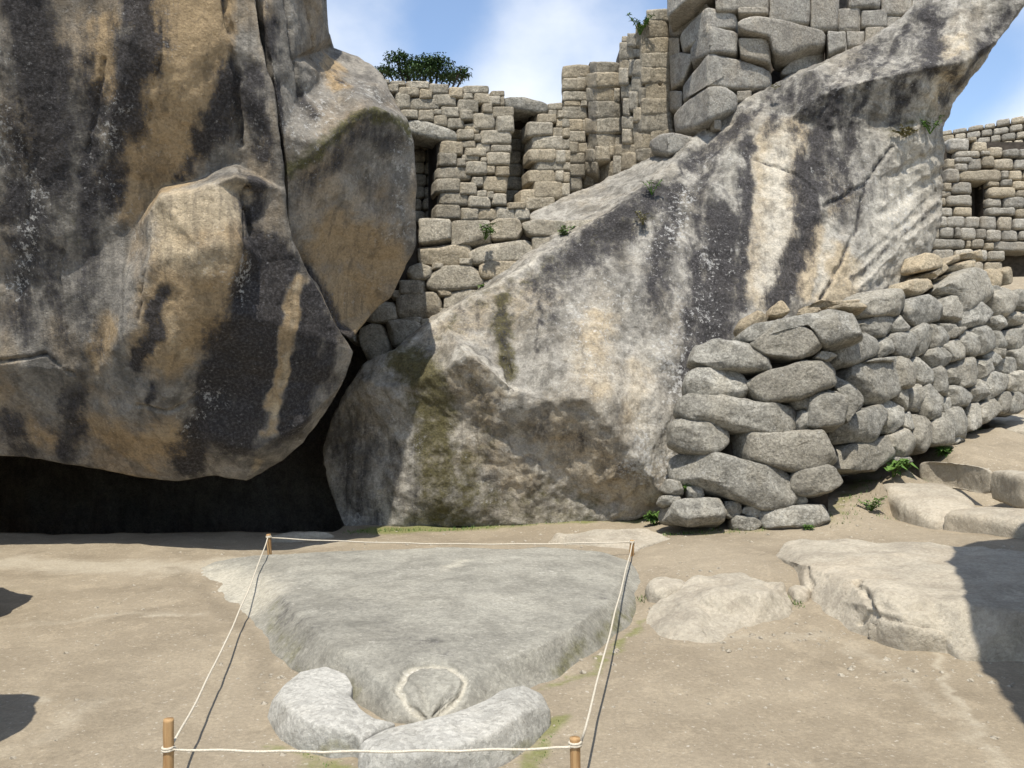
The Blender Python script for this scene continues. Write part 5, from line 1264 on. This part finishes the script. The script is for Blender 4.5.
plant('leafy_weed', at(775, 90, 10.95), .08, 8, .04, .02, M['dry_leaf'], 'dry tuft at the base of the tower blocks', seed=15, stems=4)

# short grass at the rock foot
gv, gt = [], []
rnd = random.Random(5)
def grass_patch(line, h, n, spread, ln):
    for _ in range(n):
        i = rnd.randrange(len(line) - 1)
        t = rnd.random()
        x = line[i][0] + (line[i + 1][0] - line[i][0]) * t
        y = line[i][1] + (line[i + 1][1] - line[i][1]) * t
        p = ath(x, y, h)
        p.x += rnd.gauss(0, spread); p.y += rnd.gauss(0, spread)
        p.z = float(ground_z(p.x, p.y)[0]) - .005
        a = rnd.uniform(0, 6.28)
        L_ = ln * rnd.uniform(.5, 1.4)
        tip = p + Vector((math.cos(a) * L_ * .6, math.sin(a) * L_ * .6, L_))
        s = Vector((-math.sin(a), math.cos(a), 0)) * .004
        k = len(gv)
        gv.extend([p - s, p + s, tip])
        gt.append((k, k + 1, k + 2))
grass_patch([(345, 530), (430, 527), (520, 525), (600, 524)], .07, 700, .05, .03)
grass_patch([(640, 530), (690, 530), (740, 532), (830, 530)], .18, 260, .05, .035)
grass_patch([(840, 520), (866, 500), (885, 515)], .33, 180, .06, .035)
grass_patch([(905, 468), (945, 456), (990, 448)], .75, 200, .06, .04)
grass_patch([(290, 742), (330, 762)], 0, 40, .02, .012)
grass_patch([(540, 760), (556, 720)], 0, 60, .02, .012)
grass_patch([(640, 606), (648, 600)], 0.02, 60, .03, .03)
grass_patch([(792, 610), (800, 614)], 0.02, 50, .03, .03)
tag(new_mesh('grass', gv, gt, M['leaf']), 'thin fringe of short green grass along the rock foot', 'grass', kind='stuff')

# pebbles
pv, pt = [], []
for _ in range(1100):
    x, y = rnd.uniform(-3.2, 4.0), rnd.uniform(2.6, 8.6)
    r = rnd.choice([.006, .008, .01, .012, .016, .02])
    if _ % 3 == 0:
        q = rnd.choice([(690, 640), (760, 634), (830, 636), (900, 660), (960, 672), (650, 610), (600, 660), (640, 528), (560, 527), (470, 529), (400, 531), (720, 532), (840, 532), (240, 640), (270, 668), (880, 528)])
        q = ath(q[0] + rnd.gauss(0, 48), q[1] + rnd.gauss(0, 7), .02 if q[1] > 600 else .12)
        x, y = q.x, q.y
        r = rnd.choice([.006, .008, .01, .012, .014, .018, .024])
    z = float(ground_z(x, y)[0])
    if r > .014 and _ % 3 and rnd.random() < .5: r = .008
    k = len(pv)
    rot = rnd.uniform(0, 6)
    for (a, b, c) in ((1, 0, .1), (.4, .8, .1), (-.6, .7, .1), (-1, -.1, .1), (-.3, -.9, .1), (.6, -.7, .1), (.3, .2, .62), (-.35, -.1, .55)):
        ca, sa = math.cos(rot), math.sin(rot)
        pv.append((x + r * (a * ca - b * sa) * rnd.uniform(.8, 1.2), y + r * (a * sa + b * ca) * rnd.uniform(.8, 1.2), z - .002 + r * c))
    for i in range(6):
        j = (i + 1) % 6
        pt.append((k + i, k + j, k + (6 if i in (0, 1, 5) else 7)))
    pt += [(k + 1, k + 2, k + 6), (k + 2, k + 7, k + 6), (k + 4, k + 5, k + 7), (k + 5, k + 6, k + 7)]
tag(new_mesh('gravel', pv, pt, M['ledge'], smooth=False), 'scattered small pebbles on the trodden earth', 'gravel', kind='stuff')

# ------------------------------------------------------------------ tree on the terrace behind
def tree():
    base = at(425, 100, 17.0); base.z = 3.55
    t = thing('tree', 'dark green bushy tree top showing above the niche wall', 'tree', tuple(base))
    rnd = random.Random(9)
    tv, tf = [], []
    def add(pts, rr):
        v, f = tube(pts, rr, 7)
        o = len(tv); tv.extend(v); tf.extend([tuple(x + o for x in q) for q in f])
    fork = Vector((base.x, base.y, 6.6))
    add([base, base.lerp(fork, .5) + Vector((.08, 0, 0)), fork], [.13, .1, .08])
    lv, lf = [], []
    cl = [(386, 67, .16), (380, 72, .12), (397, 61, .24), (412, 64, .28), (427, 68, .34), (441, 66, .3), (452, 70, .26), (462, 74, .18), (405, 73, .3), (425, 78, .34), (445, 78, .26), (403, 55, .15), (432, 60, .2), (390, 75, .2), (466, 76, .12)]
    for x, y, r in cl:
        c = at(x, y, 17.0) + Vector((0, rnd.uniform(-.5, .5), 0))
        add([fork, fork.lerp(c, .55) + Vector((0, 0, -.12)), c], [.05, .03, .012])
        for _ in range(int(5200 * r * r)):
            d = Vector((rnd.gauss(0, 1), rnd.gauss(0, 1), rnd.gauss(0, .7)))
            d = d.normalized() * r * (rnd.random() ** .5) * rnd.choice([1, 1, 1.15])
            p = c + Vector((d.x * .9, d.y, d.z * .52 - .04))
            leaf_fan(lv, lf, p, (rnd.uniform(-1, 1), rnd.uniform(-1, 1), rnd.uniform(-.5, .5)), rnd.uniform(.05, .1), rnd.uniform(.025, .045), .3)
    at_local(new_mesh('trunk', tv, tf, M['bark']), t)
    at_local(new_mesh('crown', lv, lf, M['leaf_dark'], smooth=False), t)
tree()

# ------------------------------------------------------------------ unseen rocks added just outside the frame to throw the shadows into it
def shadow_caster(name, top, foot, z0, z1, label, seed):
    n = 72
    O1 = resample(np.array(top, float), n)
    O0 = resample(np.array(foot, float), n)
    V, T = [], []
    m = 14
    for i in range(m + 1):
        t = i / m
        lo = z1 < 2
        k = 1.0 if not lo else (1 - .2 * max(0, (t - .55) / .45) ** 2.5) * (1 + .06 * math.sin(t * 2.6))
        cm = O1.mean(0) * t + O0.mean(0) * (1 - t)
        for a, b in zip(O0, O1):
            q = a + (b - a) * t ** 1.2
            q = cm + (q - cm) * k
            V.append((q[0], q[1], z0 + (z1 - z0) * t))
    for i in range(m):
        for j in range(n):
            a, b = i * n + j, i * n + (j + 1) % n
            T += [(a, b, b + n), (a, b + n, a + n)]
    c = O1.mean(0)
    V.append((c[0], c[1], z1 + .15))
    for j in range(n):
        T.append((m * n + j, m * n + (j + 1) % n, len(V) - 1))
    V, T = refine(np.array(V), np.array(T), .08)
    V = relax(V, T, 2)
    N = normals(V, T)
    V = V + N * (.07 * lnoise(V, 1.5, seed) + .05 * lnoise(V, 3.7, seed + 2) + .04 * fbm(V, 2, 3, .5, seed) + .015 * fbm(V, 9, 2, .5, seed))[:, None]
    o = new_mesh(name, V, T, M['boulder'])
    return tag(o, label, 'boulder')
shadow_caster('boulder', [(1.88, 1.6), (2.4, .8), (6.5, 1), (6.5, 5), (4.5, 5.7), (3.3, 5.35), (2.95, 4.6), (2.65, 3.95), (2.42, 3.4), (2.35, 3.11), (2.19, 2.49), (2.06, 2.07)],
           [(3.2, 1.6), (3.6, 1.2), (6.5, 1.3), (6.5, 5), (5, 5.4), (4.1, 5.2), (3.8, 4.6), (3.6, 3.95), (3.45, 3.4), (3.4, 3.1), (3.3, 2.5), (3.25, 2.1)], -.2, 3.95, 'tall overhanging boulder added unseen right of the camera to shade the bedrock shelf', 81)  # added caster; its top edge follows the right-hand shadow outline
shadow_caster('boulder', [(-3.58, 5.95), (-4.35, 6.35), (-5.5, 6.4), (-5.5, 4.4), (-4.0, 4.75), (-3.66, 5.1), (-3.6, 5.5)], [(-3.75, 5.8), (-4.6, 6.5), (-6, 6.6), (-6, 4.2), (-4.2, 4.5), (-3.7, 5.0), (-3.65, 5.4)], -.2, 1.45, 'low boulder left of the frame, before the cave mouth', 83)  # added in place of a visitor, topped to cast the upper left shadow
shadow_caster('boulder', [(-2.4, 3.8), (-2.27, 3.5), (-2.36, 3.15), (-3.6, 3.0), (-3.7, 3.9), (-2.8, 3.86)], [(-2.6, 3.7), (-2.55, 3.45), (-2.6, 3.1), (-3.9, 2.8), (-3.9, 4.1), (-2.9, 3.9)], -.2, 1.45, 'low boulder left of the frame, nearest the camera', 85)  # added in place of a visitor, topped to cast the lower left shadow
